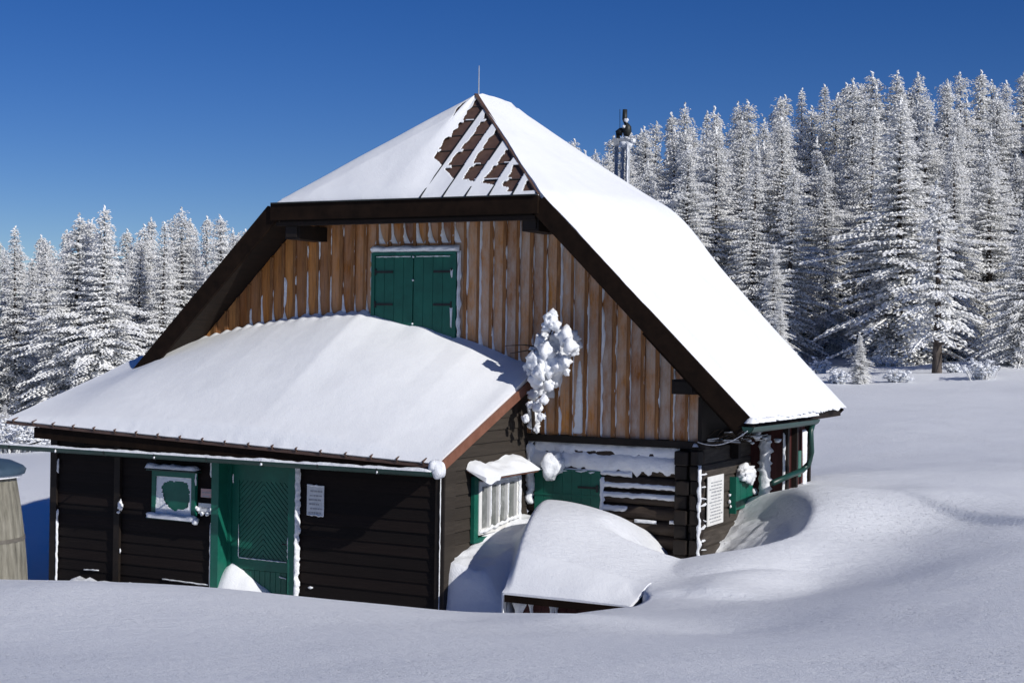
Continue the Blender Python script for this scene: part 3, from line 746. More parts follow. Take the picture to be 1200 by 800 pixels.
mb.strip((BX + .06, 22.9, -2.5), (BX + .06, 22.9, -1.4), (0, 1, 0), (1, 0, 0), lambda t: (.02 + .08 * t, .02 + .05 * t), lambda t: .05)
for i in range(16): mb.blob((SX + rnd.uniform(.12, .5), rnd.uniform(20.9, 22.8), rnd.uniform(-1.56, -1.36)), rnd.uniform(.02, .055), 2, .7, sc_=(1, 1.8, .6))
part(mb, 'bay_rime', M['rime'], bay, True)
mb = MB(); mb.box(BX + .005, BX + .05, 22.52, 22.64, -2.12, -1.72); mb.box(BX + .005, BX + .05, 22.65, 22.80, -2.12, -1.72)
part(mb, 'bay_shutter', M['green'], None)
# side shutter standing off the log wall
ya = atX(858, 575, SX + .03)[1]; yb = atX(880, 570, SX + .03)[1]; zt_ = atX(866, 558, SX + .03)[2]; zb_ = atX(866, 594, SX + .03)[2]
mb = MB(); n = 3
for i in range(n): mb.box(SX + .02, SX + .06, ya + (yb - ya) * i / n + .004, ya + (yb - ya) * (i + 1) / n - .004, zb_ - .02, zt_)
mb.box(SX + .002, SX + .10, ya - .03, ya, zb_ - .06, zt_ + .02)
sh = part(mb, 'side_shutter', M['green'])
mb = MB(); mb.blob((SX + .10, (ya + yb) / 2 - .02, zt_ + .05), .13, 3, .6, 3, sc_=(.8, 1.6, 1.0)); mb.blob((SX + .1, (ya + yb) / 2 + .16, zt_ + .0), .11, 3, .6, 3, sc_=(.8, 1.2, 1.3)); mb.blob((SX + .08, (ya + yb) / 2 - .17, zt_ + .03), .08, 3, .6, 3)
for i in range(3): mb.blob((SX + .03, ya - .09 + rnd.uniform(-.03, .03), zb_ + .05 + i * .09 + rnd.uniform(-.02, .02)), rnd.uniform(.02, .045), 1, .5)
mb.blob((SX + .05, yb + .1, zb_ + .18), .06, 2, .4)
part(mb, 'shutter_snow', M['rime'], sh, True)
# main gutter and downpipe
mb = MB()
def gutter(mb, p, q, r, n=8):
    p = Vector(p); q = Vector(q); d = (q - p).normalized(); sd = d.cross(Vector((0, 0, 1))).normalized()
    vs = []; K = 9
    for rr in (r, r - .008):
        for c in (p, q):
            for j in range(K): t = PI * j / (K - 1); vs.append(c + sd * math.cos(t) * rr - Vector((0, 0, 1)) * math.sin(t) * rr)
    fs = []
    for b0, fl in ((0, False), (2 * K, True)):
        for j in range(K - 1):
            f = (b0 + j, b0 + j + 1, b0 + K + j + 1, b0 + K + j); fs.append(f[::-1] if fl else f)
    for e in (0, K):
        for j in range(K - 1): fs.append((e + j, e + j + 1, 2 * K + e + j + 1, 2 * K + e + j))
    fs.append((0, K, 3 * K, 2 * K)); fs.append((K - 1, 2 * K - 1, 4 * K - 1, 3 * K - 1))
    fs.append(tuple(range(K))); fs.append(tuple(range(K, 2 * K)))
    mb.add(vs, fs)
gutter(mb, (XE + .03, 18.75, ZE - .075), (XE + .03, 21.9, ZE - .105), .085)
g1 = part(mb, 'gutter', M['green_dark'])
mb = MB(); pth = [(XE + .03, 21.82, ZE - .17)]
pe = [(950, 505), (951, 530), (948, 543), (940, 551), (925, 557), (905, 566)]
for i, (x_, y_) in enumerate(pe): pth.append(tuple(atX(x_, y_, XE + .03 - .06 * i * (i > 1))))
mb.tube(pth, .042, 10); part(mb, 'downpipe', M['green_dark'], None, True)
mb = MB()
mb.strip((XE + .05, 18.78, ZE - .03), (XE + .05, 21.9, ZE - .05), (1, 0, 0), (.3, 0, 1), lambda t: (.08, .05 * max(.2, 1 + 1.2 * N(t * 16, 3) + .8 * N(t * 45, 6))), lambda t: .06 * (1 + .5 * N(t * 30)), lat=6)
part(mb, 'gutter_snow', M['rime'], g1, True)

# ------------------------------------------------------------------ ANNEX
LX = -16.68; ZB = -4.3
def lap(mb, p, q, z0, z1, out, ext=.0, h=.165):
    """horizontal lap boards between plan points p and q; out = outward normal"""
    z = z0; o = Vector((out[0], out[1], 0))
    P_ = Vector((p[0], p[1], 0)); Q_ = Vector((q[0], q[1], 0))
    while z < z1:
        zt = min(z + h, z1)
        vs = []
        for c in (P_, Q_):
            vs += [c + o * .024 + Vector((0, 0, z)), c + o * .004 + Vector((0, 0, zt)), c - o * .03 + Vector((0, 0, zt)), c - o * .03 + Vector((0, 0, z))]
        mb.add(vs, [(0, 1, 2, 3), (7, 6, 5, 4), (0, 4, 5, 1), (1, 5, 6, 2), (2, 6, 7, 3), (3, 7, 4, 0)]); z += h
D0 = atY(251, 600, AY)[0]; D1 = atY(349, 600, AY)[0]      # door frame outside
WTOP = -1.62
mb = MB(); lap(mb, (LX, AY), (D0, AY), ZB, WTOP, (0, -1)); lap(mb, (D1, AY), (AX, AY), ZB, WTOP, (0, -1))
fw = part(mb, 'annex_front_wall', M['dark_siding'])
# end wall with raked top
ZEv = lambda x: -1.42 + (x + 17.2) / 7.5 * (-.27)
EY = 16.75; TZ = -.55; TYY = 19.6
def roofz(x, y): return ZEv(x) + (TZ - ZEv(x)) * (y - EY) / (TYY - EY)
mb = MB(); z = ZB; h = .165
while z < TZ - .1:
    zt = z + h
    y0z = EY + (zt + .12 - ZEv(AX)) / (TZ - ZEv(AX)) * (TYY - EY)
    y0b = EY + (z + .12 - ZEv(AX)) / (TZ - ZEv(AX)) * (TYY - EY)
    ya_t, ya_b = max(AY, y0z), max(AY, y0b)
    if ya_b < GY:
        ya_t = min(ya_t, GY)
        vs = [(AX + .024, ya_b, z), (AX + .024, GY, z), (AX + .004, GY, zt), (AX + .004, ya_t, zt), (AX - .03, ya_b, z), (AX - .03, GY, z), (AX - .03, GY, zt), (AX - .03, ya_t, zt)]
        mb.add(vs, [(0, 1, 2, 3), (7, 6, 5, 4), (0, 4, 5, 1), (1, 5, 6, 2), (2, 6, 7, 3), (3, 7, 4, 0)])
    z += h
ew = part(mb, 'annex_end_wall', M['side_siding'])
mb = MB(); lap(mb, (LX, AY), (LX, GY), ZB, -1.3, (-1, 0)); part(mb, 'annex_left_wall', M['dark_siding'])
# corner boards and posts
mb = MB(); mb.box(AX - .10, AX + .03, AY - .055, AY - .03, ZB, WTOP + .1); part(mb, 'corner_board', M['black_wood'])
mb = MB(); mb.box(AX + .03, AX + .05, AY - .055, AY + .22, ZB, -1.55); part(mb, 'corner_board', M['side_siding'])
mb = MB(); mb.box(LX - .03, LX + .10, AY - .055, AY - .025, ZB, WTOP); mb.box(LX - .03, LX, AY - .025, AY + .1, ZB, WTOP); part(mb, 'corner_board', M['black_wood'])
px1 = atY(140, 600, AY)[0]; mb = MB(); mb.box(px1 - .05, px1 + .06, AY - .07, AY - .025, ZB, WTOP); part(mb, 'wall_post', M['black_wood'])
mb = MB()
mb.strip((AX - .02, AY - .055, -3.8), (AX - .02, AY - .055, -1.75), (1, 0, 0), (0, -1, 0), rag(.008, 51, 26, .05), lambda t: .014)
part(mb, 'corner_rime', M['rime'], fw, True)
mb = MB(); xq = LX + .12
mb.strip((xq, AY - .04, -3.85), (xq, AY - .04, -2.75), (1, 0, 0), (0, -1, 0), rag(.022, 53, 12, .3), lambda t: .03)
mb.strip((xq, AY - .04, -2.2), (xq, AY - .04, -1.98), (1, 0, 0), (0, -1, 0), rag(.018, 54, 5, .3), lambda t: .03)
c_ = atY(141, 592, AY - .07); mb.blob(c_, .055, 3, .7, sc_=(.8, .4, 1.3)); mb.blob(atY(139, 600, AY - .07), .025, 2, .6); mb.blob(atY(141, 645, AY - .07), .018, 2, .6, sc_=(.6, .5, 1.8))
for (xa, ya_, xb, yb_) in ((98, 667, 116, 668), (190, 678, 244, 685), (345, 700, 352, 700)):
    a = atY(xa, ya_, AY - .03); b = atY(xb, yb_, AY - .03); mb.strip(a, b, (0, 0, 1), (0, -1, .3), rag(.016, xa, 7, .5), lambda t: .03)
mb.blob(atY(364, 688, AY - .03), .03, 1, .3, sc_=(1.6, .5, .6))
part(mb, 'wall_rime', M['rime'], fw, True)
# annex roof
mb = MB()
RXL, RXR = -17.2, -9.62
slab(mb, [(RXL, EY, ZEv(RXL)), (RXR, EY, ZEv(RXR)), (RXR, TYY + .05, TZ + .015), (RXL, TYY + .05, TZ + .015)], .035)
aro = part(mb, 'annex_roof', M['red_metal'])
mb = MB(); d_ = .27
x = RXL + .15
while x < RXR: mb.bar((x, EY - .02, ZEv(x) + .02), (x, EY + .5, roofz(x, EY + .5) + .005), .022, .05); x += .40
part(mb, 'roof_seam', M['red_metal'], aro)
mb = MB(); mb.bar((LX - .0, EY + .07, ZEv(LX) - .13), (RXR - .1, EY + .07, ZEv(RXR) - .10), .05, .16); 
part(mb, 'eave_board', M['fascia'], aro)
mb = MB(); mb.bar((RXR + .015, EY - .03, ZEv(RXR) - .05), (RXR + .015, TYY + .02, TZ - .035), .03, .13)
part(mb, 'rake_board', M['rake'], aro)
mb = MB()
x = LX + .1
while x < RXR - .1: mb.bar((x, EY + .1, roofz(x, EY + .1) - .1), (x, AY + .3, roofz(x, AY + .3) - .1), .08, .1); x += .8
mb.box(LX, AX, AY - .02, AY + .05, WTOP, WTOP + .0 + .10)
part(mb, 'annex_rafter', M['black_wood'], aro)
# annex snow
NXa, NYa = 190, 70
rows = []
for i in range(NYa + 1):
    s = i / NYa; row = []
    for j in range(NXa + 1):
        x = RXL + (RXR - .01 - RXL) * j / NXa; y = EY + .02 + (GY - .03 - EY - .02) * s
        tt = crest(x) - (roofz(x, GY - .03))
        dr = RXR - x; dl = x - RXL
        tt = max(.04, tt)
        er = float(ss(-.35, 2.4, np.array(dr))) ** .8 * min(1, dr / .08 + .15); el = float(ss(-.1, 1.6, np.array(dl)))
        e = (.10 + .90 * er)
        t = (tt * (.16 * min(1, s / .05) ** .5 + .84 * s ** 1.35)) * e * (.35 + .65 * el) + .03 * min(1, s / .03) + .02
        t += .09 * math.sin(PI * min(1, s)) * er * el
        t += .02 * N(x * .8, y * 1.2) * min(1, s * 6) * er
        t -= .05 * math.exp(-((x + 14.9 - (y - 17) * .8) / 1.6) ** 2) * (1 - s) * min(1, s * 8) * 0
        # small wind flutes against the boards
        if s > .93 and x < SHX0: t += .02 * (s - .93) / .07 * math.cos(2 * PI * (x / PER)) * (1 + .5 * N(x * 2))
        if s > .85: t += .05 * (s - .85) / .15 * N(x * 2.3, 8) * er
        yy = y - (.03 * (1 + N(x * 5, 7)) if i == 0 else 0)
        row.append(((x + (.01 if j == NXa else 0), yy, roofz(x, y) + max(.012, t)), (x, y, roofz(x, y) + .003)))
    rows.append(row)
cap_grid('annex_snow', rows, aro, M['roof_snow'])
# annex gutter
GYY = 16.64
GL = atY(-60, 520, GYY)[0]; GRR = atY(507, 550, GYY)[0]; GZ = -1.755
mb = MB(); gutter(mb, (GL, GYY, GZ), (GRR, GYY, GZ - .005), .072)
ag = part(mb, 'annex_gutter', M['green_dark'])
mb = MB(); x = GL + .4
while x < GRR: 
    mb.bar((x, GYY - .066, GZ + .0), (x, GYY - .066, GZ - .05), .02, .015, (0, 1, 0)); mb.bar((x, GYY - .03, GZ - .075), (x, AY, GZ - .02 if False else GZ + .02), .018, .018); x += .93
part(mb, 'bracket', M['iron'], ag)
mb = MB()
mb.strip((GL, GYY - .01, GZ - .01), (GRR, GYY - .01, GZ - .01), (0, 1, 0), (0, -.15, 1), lambda t: (.060, .062), lambda t: .034 + .02 * N(t * 18, 2) + .010 * N(t * 60, 3), n=220, lat=6)
mb.blob((GRR + .06, GYY + .05, GZ + .02), .10, 3, .3, sc_=(.9, .9, 1.3)); mb.blob((GRR + .0, GYY + .02, GZ + .07), .075, 2, .3)
x = GL + .4
while x < GRR: mb.blob((x + .01, GYY - .075, GZ - .045 + .03 * N(x * 3)), .020 + .012 * N(x * 7.7), 1, .6, sc_=(1, .6, 1.2)); x += .93 * 2
part(mb, 'gutter_snow', M['rime'], ag, True)

# entrance door
FRY = AY - .03
dz0, dz1 = -4.2, WTOP - .05
DI0 = atY(268, 600, AY + .22)[0]; DI1 = atY(341, 600, AY + .22)[0]
mb = MB()
mb.box(D0, D0 + .13, FRY - .04, AY + .25, dz0, dz1); mb.box(D1 - .11, D1, FRY - .04, AY + .25, dz0, dz1)
mb.box(D0 + .13, D1 - .11, FRY - .04 + .0, AY + .25, dz1 - .10, dz1)
mb.box(D0 + .13, D0 + .19, AY + .14, AY + .25, dz0, dz1 - .10); mb.box(D1 - .17, D1 - .11, AY + .14, AY + .25, dz0, dz1 - .10)
door = empty('entrance_door'); door.parent = hut; door.matrix_parent_inverse = Matrix.Translation(-OFF)
part(mb, 'door_frame', M['green'], door)
X0, X1 = D0 + .19, D1 - .17; YD = AY + .20
mb = MB(); W = X1 - X0
mb.box(X0, X1, YD, YD + .05, dz0, dz1 - .10)
# rails and stiles proud of the leaf
zt1 = atY(300, 563, YD)[2]; zb1 = atY(300, 655, YD)[2]; zt2 = atY(300, 667, YD)[2]
mb.box(X0 + .002, X0 + .12, YD - .03, YD - .002, dz0, dz1 - .10); mb.box(X1 - .12, X1 - .002, YD - .03, YD - .002, dz0, dz1 - .10)
mb.box(X0 + .12, X1 - .12, YD - .03, YD - .002, zt1, dz1 - .10); mb.box(X0 + .12, X1 - .12, YD - .03, YD - .002, zt2, zb1)
# chevron slats in the upper panel, upright slats in the lower
xc = (X0 + X1) / 2; wp = (X1 - X0 - .24) / 2
z = zb1 - wp
while z < zt1:
    for sg in (-1, 1):
        # slat from centre (z+wp) down to side (z)
        pts = []
        for (xx, zz) in ((xc, z + wp), (xc + sg * wp, z), (xc + sg * wp, z + .065), (xc, z + wp + .065)):
            pts.append((xx, zz))
        # clip to the panel
        def clip(poly, zlim, keep_below):
            out = []
            for a, b in zip(poly, poly[1:] + poly[:1]):
                ia = (a[1] <= zlim) if keep_below else (a[1] >= zlim); ib = (b[1] <= zlim) if keep_below else (b[1] >= zlim)
                if ia: out.append(a)
                if ia != ib: t = (zlim - a[1]) / (b[1] - a[1]); out.append((a[0] + (b[0] - a[0]) * t, zlim))
            return out
        pl_ = clip(pts, zt1, True)
        if len(pl_) > 2: pl_ = clip(pl_, zb1, False)
        if len(pl_) > 2:
            n = len(pl_); mb.add([(a, YD - .016, b) for a, b in pl_] + [(a, YD - .001, b) for a, b in pl_], [tuple(range(n)), tuple(range(2 * n - 1, n - 1, -1))] + [(i, i + n, (i + 1) % n + n, (i + 1) % n) for i in range(n)])
    z += .078
x = X0 + .125
while x < X1 - .14: mb.box(x, x + .085, YD - .014, YD - .001, dz0, zt2 - .01); x += .093
part(mb, 'door_leaf', M['green'], door)
mb = MB(); hx, hzz = X1 - .06, atY(331, 638, YD)[2]
mb.box(hx - .025, hx + .025, YD - .042, YD - .031, hzz - .14, hzz + .12); mb.tube([(hx, YD - .04, hzz + .03), (hx, YD - .085, hzz + .03), (hx - .11, YD - .085, hzz + .02)], .011, 8)
part(mb, 'handle', M['iron'], door)
mb = MB()
mb.strip((D1 + .045, AY - .045, -3.9), (D1 + .045, AY - .045, -1.86), (1, 0, 0), (0, -1, 0), lambda t: (.045, .035 * max(.2, .75 + 1.2 * N(t * 22, 3) + .5 * N(t * 50, 5))), lambda t: .06, n=110)
mb.strip((D0 - .02, AY - .045, -3.8), (D0 - .02, AY - .045, -2.75), (1, 0, 0), (0, -1, 0), rag(.014, 61, 12, .2), lambda t: .02)
mb.strip((D0 - .02, AY - .045, -2.1), (D0 - .02, AY - .045, -1.85), (1, 0, 0), (0, -1, 0), rag(.022, 62, 5, .3), lambda t: .03)
mb.strip((hx, YD - .05, hzz - .22), (hx, YD - .05, hzz + .16), (1, 0, 0), (0, -1, 0), rag(.055, 64, 6, .35), lambda t: .05)
mb.strip((X0 + .13, YD - .032, zb1 + .01), (X1 - .13, YD - .032, zb1 + .005), (0, 0, 1), (0, -1, 0), rag(.013, 66, 14, .1), lambda t: .016)
mb.strip((X0 + .125, YD - .03, zb1 + .02), (X0 + .125, YD - .03, zb1 + .5), (1, 0, 0), (0, -1, 0), lambda t: (.008 * (1 - t), .007 * (1 - t)), lambda t: .01)
mb.strip((X0 + .02, YD - .04, zt1 - .05), (X0 + .02, YD - .04, zt1 + .08), (1, 0, 0), (0, -1, 0), rag(.014, 68, 4, .3), lambda t: .014)
mb.strip((X1 - .02, YD - .04, zt1 - .15), (X1 - .02, YD - .04, zt1 + .08), (1, 0, 0), (0, -1, 0), rag(.018, 69, 4, .3), lambda t: .014)
mb.strip((X1 - .02, YD - .04, zt1 - .75), (X1 - .02, YD - .04, zt1 - .5), (1, 0, 0), (0, -1, 0), rag(.014, 70, 4, .2), lambda t: .014)
mb.strip((X1 - .25, YD - .035, zt2 - .06), (X1 - .13, YD - .035, zt2 - .08), (0, 0, 1), (0, -1, 0), rag(.014, 71, 4, .2), lambda t: .014)
part(mb, 'door_rime', M['rime'], door, True)
# drift heap in the doorway
mb = MB(); n1, n2 = 26, 14
xa, xb = D0 + .131, D1 - .25; rows = []
for i in range(n2 + 1):
    row = []
    for j in range(n1 + 1):
        u = j / n1; v = i / n2; x = xa + (xb - xa) * u; y = (AY - .12) + .315 * v
        h_ = .44 * max(0, 1 - u * 1.05) ** 1.6 * (1 - .25 * (1 - v)) + .14 * (1 - u) * (1 - abs(2 * u - 1) * .3) + .03 * N(x * 6, y * 6)
        if u < .08: h_ *= .8 + u * 2.5
        row.append(((x, y, -3.80 + h_ - .35 * (1 - v) ** 2), (x, y, -4.2)))
    rows.append(row)
cap_grid('door_snow', rows, door, M['snow'])

# front window
w0 = atY(180, 560, AY - .05); w1 = atY(230, 605, AY - .05)
wx0, wx1 = w0[0], w1[0]; wzt = atY(205, 552, AY - .05)[2]; wzb = atY(205, 607, AY - .05)[2]
win = empty('front_window'); win.parent = hut; win.matrix_parent_inverse = Matrix.Translation(-OFF)
mb = MB(); fwid = .07
for a in ((wx0, wx0 + fwid, wzb, wzt), (wx1 - fwid, wx1, wzb, wzt), (wx0 + fwid, wx1 - fwid, wzt - .08, wzt), (wx0 + fwid, wx1 - fwid, wzb, wzb + .05)):
    mb.box(a[0], a[1], AY - .085, AY - .026, a[2], a[3])
part(mb, 'window_frame', M['green'], win)
mb = MB(); mb.box(wx0 + fwid, wx1 - fwid, AY - .06, AY - .035, wzb + .05, wzt - .08); part(mb, 'shutter_panel', M['green'], win)
mb = MB(); mb.box(wx0 - .03, wx1 + .05, AY - .16, AY - .03, wzb - .02, wzb - .001); part(mb, 'sill', M['green_dark'], win)
mb = MB(); mb.box(wx0 - .04, wx1 + .07, AY - .17, AY - .03, wzt + .003, wzt + .02); part(mb, 'window_hood', M['green_dark'], win)
# frost plaster with a round clearing
mb = MB(); n = 40; fx0, fx1, fz0, fz1 = wx0 + fwid + .002, wx1 - fwid - .002, wzb + .04, wzt - .082
grid = [[(fx0 + (fx1 - fx0) * j / n, AY - .066 - .02 * max(0, (1 - i / n)) ** 2 - .006 * N(i * .4, j * .4), fz0 + (fz1 - fz0) * i / n) for j in range(n + 1)] for i in range(n + 1)]
fs = []
for i in range(n):
    for j in range(n):
        u, v = (j + .5) / n, (i + .5) / n
        cu, cv = .60, .58; rr_ = math.hypot((u - cu) / .40, (v - cv) / .44) ** 1 if u < cu else (abs((u - cu) / .35) ** 5 + abs((v - cv) / .40) ** 3) ** .4
        if v > cv: rr_ = (abs((u - cu) / (.44 if u < cu else .33)) ** 3.5 + abs((v - cv) / .32) ** 3.5) ** (1 / 3.5)
        if rr_ + .10 * N(u * 9, v * 9) > 1: fs.append((i * (n + 1) + j, i * (n + 1) + j + 1, (i + 1) * (n + 1) + j + 1, (i + 1) * (n + 1) + j))
mb.add([p for r_ in grid for p in r_], fs)
mb.strip((wx0 - .05, AY - .12, wzt + .045), (wx1 + .08, AY - .12, wzt + .045), (0, 1, .1), (0, -.5, 1), lambda t: (.07, .07), lambda t: .06 + .02 * N(t * 6), lat=6)
mb.strip((wx0 - .04, AY - .11, wzb + .01), (wx1 + .07, AY - .11, wzb + .0), (0, 1, .2), (0, -.7, 1), lambda t: (.06, .06), lambda t: .075 + .03 * N(t * 6, 4), lat=6)
mb.blob((wx1 + .05, AY - .13, wzb - .01), .05, 2, .3); mb.blob((wx0 - .02, AY - .12, wzb + .03), .04, 2, .3)
mb.strip((wx1 + .01, AY - .08, wzt - .18), (wx1 + .01, AY - .08, wzt), (1, 0, 0), (0, -1, 0), rag(.015, 4, 4), lambda t: .02)
part(mb, 'window_snow', M['rime'], win, True)

# end-wall window (sash of four lights)
q0 = atX(552, 600, AX + .03); q1 = atX(606, 560, AX + .03)
wy0, wy1 = q0[1], q1[1]; zT = -1.93; zBt = atX(553, 636, AX + .03)[2]
sw = empty('side_window'); sw.parent = hut; sw.matrix_parent_inverse = Matrix.Translation(-OFF)
mb = MB()
mb.box(AX + .026, AX + .08, wy0, wy0 + .12, zBt, zT); mb.box(AX + .026, AX + .08, wy1 - .05, wy1, zBt, zT); mb.box(AX + .026, AX + .08, wy0 + .12, wy1 - .05, zT - .06, zT); mb.box(AX + .026, AX + .08, wy0 + .12, wy1 - .05, zBt, zBt + .06)
part(mb, 'window_frame', M['green'], sw)
mb = MB(); sy0, sy1, sz0, sz1 = wy0 + .12, wy1 - .05, zBt + .10, zT - .07
mb.box(AX + .028, AX + .092, sy0, sy0 + .08, sz0, sz1); mb.box(AX + .028, AX + .092, sy1 - .07, sy1, sz0, sz1)
mb.box(AX + .028, AX + .092, sy0 + .08, sy1 - .07, sz1 - .08, sz1); mb.box(AX + .028, AX + .092, sy0 + .08, sy1 - .07, sz0, sz0 + .08)
for k in (1, 2, 3):
    y = sy0 + .08 + (sy1 - sy0 - .15) * k / 4; mb.box(AX + .030, AX + .085, y - .025, y + .025, sz0 + .08, sz1 - .08)
part(mb, 'sash', M['white_paint'], sw)
mb = MB(); mb.box(AX + .027, AX + .045, sy0 + .08, sy1 - .07, sz0 + .08, sz1 - .08); part(mb, 'pane', M['pane'], sw)
mb = MB(); vs = [(AX + .02, wy0 - .12, zT + .10), (AX + .02, wy1 + .12, zT + .10), (AX + .32, wy1 + .12, zT + .0), (AX + .32, wy0 - .12, zT + .0)]
slab(mb, vs, .025); part(mb, 'window_hood', M['rake'], sw)
rows = []
for i in range(15):
    u = i / 14; row = []
    for j in range(41):
        v = j / 40; y = wy0 - .15 + (wy1 - wy0 + .29) * v; x = AX + .03 + .32 * u
        t = (.085 + .03 * math.sin(v * 9 + 1) + .05 * N(v * 5, 3) + .02 * N(v * 14, u * 3)) * math.sqrt(max(0, 1 - (2 * v - 1) ** 8)) * (1 - .75 * u ** 3) + .01
        row.append(((x, y, zT + .10 - .10 * u + t), (x, y, zT + .10 - .10 * u + .002 - (.06 * (1 + N(v * 7, 5)) * u if v < .25 else 0))))
    rows.append(row)
cap_grid('hood_snow', rows, sw, M['snow'])
mb = MB()
mb.strip((AX + .10, sy0, sz1 - .02), (AX + .10, sy1 + .03, sz1 + .0), (0, 0, 1), (1, 0, 0), rag(.045, 81, 14, .4), lambda t: .03)
mb.strip((AX + .10, sy1, sz0), (AX + .10, sy1, sz1), (0, 1, 0), (1, 0, 0), rag(.04, 83, 12, .3), lambda t: .03)
mb.strip((AX + .10, sy0 + .02, sz0 + .03), (AX + .10, sy1, sz0 + .16), (0, 0, 1), (1, 0, 0), rag(.04, 84, 12, .3), lambda t: .03)
for k in (1, 2, 3):
    y = sy0 + .08 + (sy1 - sy0 - .15) * k / 4; mb.strip((AX + .09, y, sz0 + .2), (AX + .09, y, sz1 - .03), (0, 1, 0), (1, 0, 0), rag(.018, 86 + k, 12, .3), lambda t: .012)
part(mb, 'window_rime', M['rime'], sw, True)

# ------------------------------------------------------------------ things on and by the hut
def notice(name, label, cat, loc, uax, w, h, mat, lines, seed, nrm, inkpad=.08):
    """flat sheet: uax horizontal unit vector, nrm outward"""
    o = empty(name, loc); tag(o, label, cat)
    u = Vector(uax); n = Vector(nrm); mb = MB()
    def quadbox(a0, a1, z0, z1, d0, d1, m_):
        vs = [u * a + Vector((0, 0, z)) + n * d for d in (d0, d1) for z in (z0, z1) for a in (a0, a1)]
        m_.add(vs, [(0, 2, 3, 1), (4, 5, 7, 6), (0, 1, 5, 4), (2, 6, 7, 3), (0, 4, 6, 2), (1, 3, 7, 5)])
    quadbox(0, w, 0, h, 0, .012, mb); mb.build('sheet', mat, o)
    r_ = random.Random(seed); mi = MB(); z = h * (1 - inkpad)
    for k in range(lines):
        lh = h * (.78 / lines) * r_.uniform(.35, .5); z -= h * (.86 / lines)
        a = w * r_.uniform(.1, .25)
        while a < w * r_.uniform(.7, .92):
            b = a + w * r_.uniform(.05, .2); quadbox(a, min(b, w * .93), z, z + lh, .0125, .0140, mi); a = b + w * .03
    if lines: mi.build('printing', M['ink'], o)
    return o
# white notice on the side wall
a = atX(828, 617, SX + .03); b = atX(847.5, 554.6, SX + .03); bt = atX(828, 559, SX + .03)
notice('information_sign', 'tall white printed notice on the sunlit log side wall right of the corner', 'sign', (SX + .03, a[1], a[2]), (0, 1, 0), b[1] - a[1], bt[2] - a[2], M['white_paint'], 13, 3, (1, 0, 0))
a = atY(360, 603, AY - .03); b = atY(380, 569, AY - .03)
nt_ = notice('paper_notice', 'frosted grey paper notice on the dark wall right of the entrance door', 'sign', (a[0], AY - .028, a[2]), (1, 0, 0), b[0] - a[0], b[2] - a[2], M['paper'], 6, 5, (0, -1, 0))
mb = MB(); w_ = b[0] - a[0]; h_ = b[2] - a[2]
mb.strip((0, -.014, h_ - .0), (w_, -.014, h_ - .01), (0, 0, 1), (0, -1, 0), rag(.018, 4, 6), lambda t: .012); mb.strip((0.01, -.014, .01), (w_, -.014, 0.0), (0, 0, 1), (0, -1, 0), rag(.018, 5, 6), lambda t: .012); mb.strip((w_, -.014, 0), (w_, -.014, h_), (1, 0, 0), (0, -1, 0), rag(.014, 6, 6), lambda t: .012)
mb.build('rime', M['rime'], nt_, True)
a = atY(236, 582, AY - .03); b = atY(250, 573, AY - .03)
notice('house_plate', 'small pinkish plate on the dark wall between window and entrance door', 'sign', (a[0], AY - .028, a[2]), (1, 0, 0), b[0] - a[0] - .015, b[2] - a[2], M['pink'], 2, 7, (0, -1, 0))
a = atY(233, 601, AY - .03); b = atY(249, 590, AY - .03)
o = notice('frosted_plate', 'small pale plate half covered in rime under the pinkish plate', 'sign', (a[0], AY - .028, a[2]), (1, 0, 0), b[0] - a[0], b[2] - a[2], M['paper'], 2, 8, (0, -1, 0))
mb = MB(); w_ = b[0] - a[0]; h_ = b[2] - a[2]
for xx, zz in ((0, h_ * .4), (w_ * .3, 0), (w_ * .7, .0), (w_, h_ * .5), (-.03, h_ * .5)): mb.blob((xx, -.02, zz), .03, 2, .4)
mb.build('rime', M['rime'], o, True)

# lightning rod on the ridge
o = MB(); base_ = Vector((APX + .02, RY + .05, ZR))
o.tube([(0, 0, -.05), (0, 0, .5)], [.012, .006], 6)
o = o.build('lightning_rod', M['steel']); o.location = base_; tag(o, 'thin metal rod standing on the front peak of the snowy roof', 'antenna')
# weather mast behind the ridge
mo = empty('weather_mast', (atX(730, 180, -11.45)[0], atX(730, 180, -11.45)[1], hz(-11.45, 26.9)))
tag(mo, 'steel weather mast with black instruments rising behind the snowy main roof', 'mast')
mz0 = mo.location.z; S_ = 62.
def mloc(x_, y_, dy=0):
    p = atY(x_, y_, mo.location.y + dy); return Vector(p) - Vector(mo.location)
mb = MB()
b1 = mloc(736, 175); b2 = mloc(729.5, 175); b3 = mloc(722.5, 175, .1)
for b_, tp in ((b1, 163), (b2, 166), (b3, 168)):
    mb.tube([(b_.x, b_.y, 0), (b_.x, b_.y, mloc(730, tp).z)], .042 if b_ is b1 else .036, 10)
mb.build('pole', M['steel'], mo, True)
mb = MB(); 
mb.bar(mloc(720, 164), mloc(743, 165), .12, .05); mb.bar(mloc(721, 168), mloc(726, 166), .14, .12)
mb.build('crossarm', M['steel'], mo)
mb = MB()
mb.tube([mloc(734, 160), mloc(735, 154), mloc(735.5, 149), mloc(734, 145)], [.05, .09, .075, .04], 10); mb.tube([mloc(733.5, 146), mloc(732.2, 140), mloc(732.5, 128.5)], [.03, .05, .045], 10)
mb.tube([mloc(725, 157), mloc(728, 153), mloc(733, 151)], [.085, .06, .03], 8)
mb.tube([mloc(724.5, 163), mloc(724, 155)], .04, 8); mb.tube([mloc(726.5, 152), mloc(726.5, 128)], .006, 5)
mb.build('instrument', M['iron'], mo, True)
mb = MB()
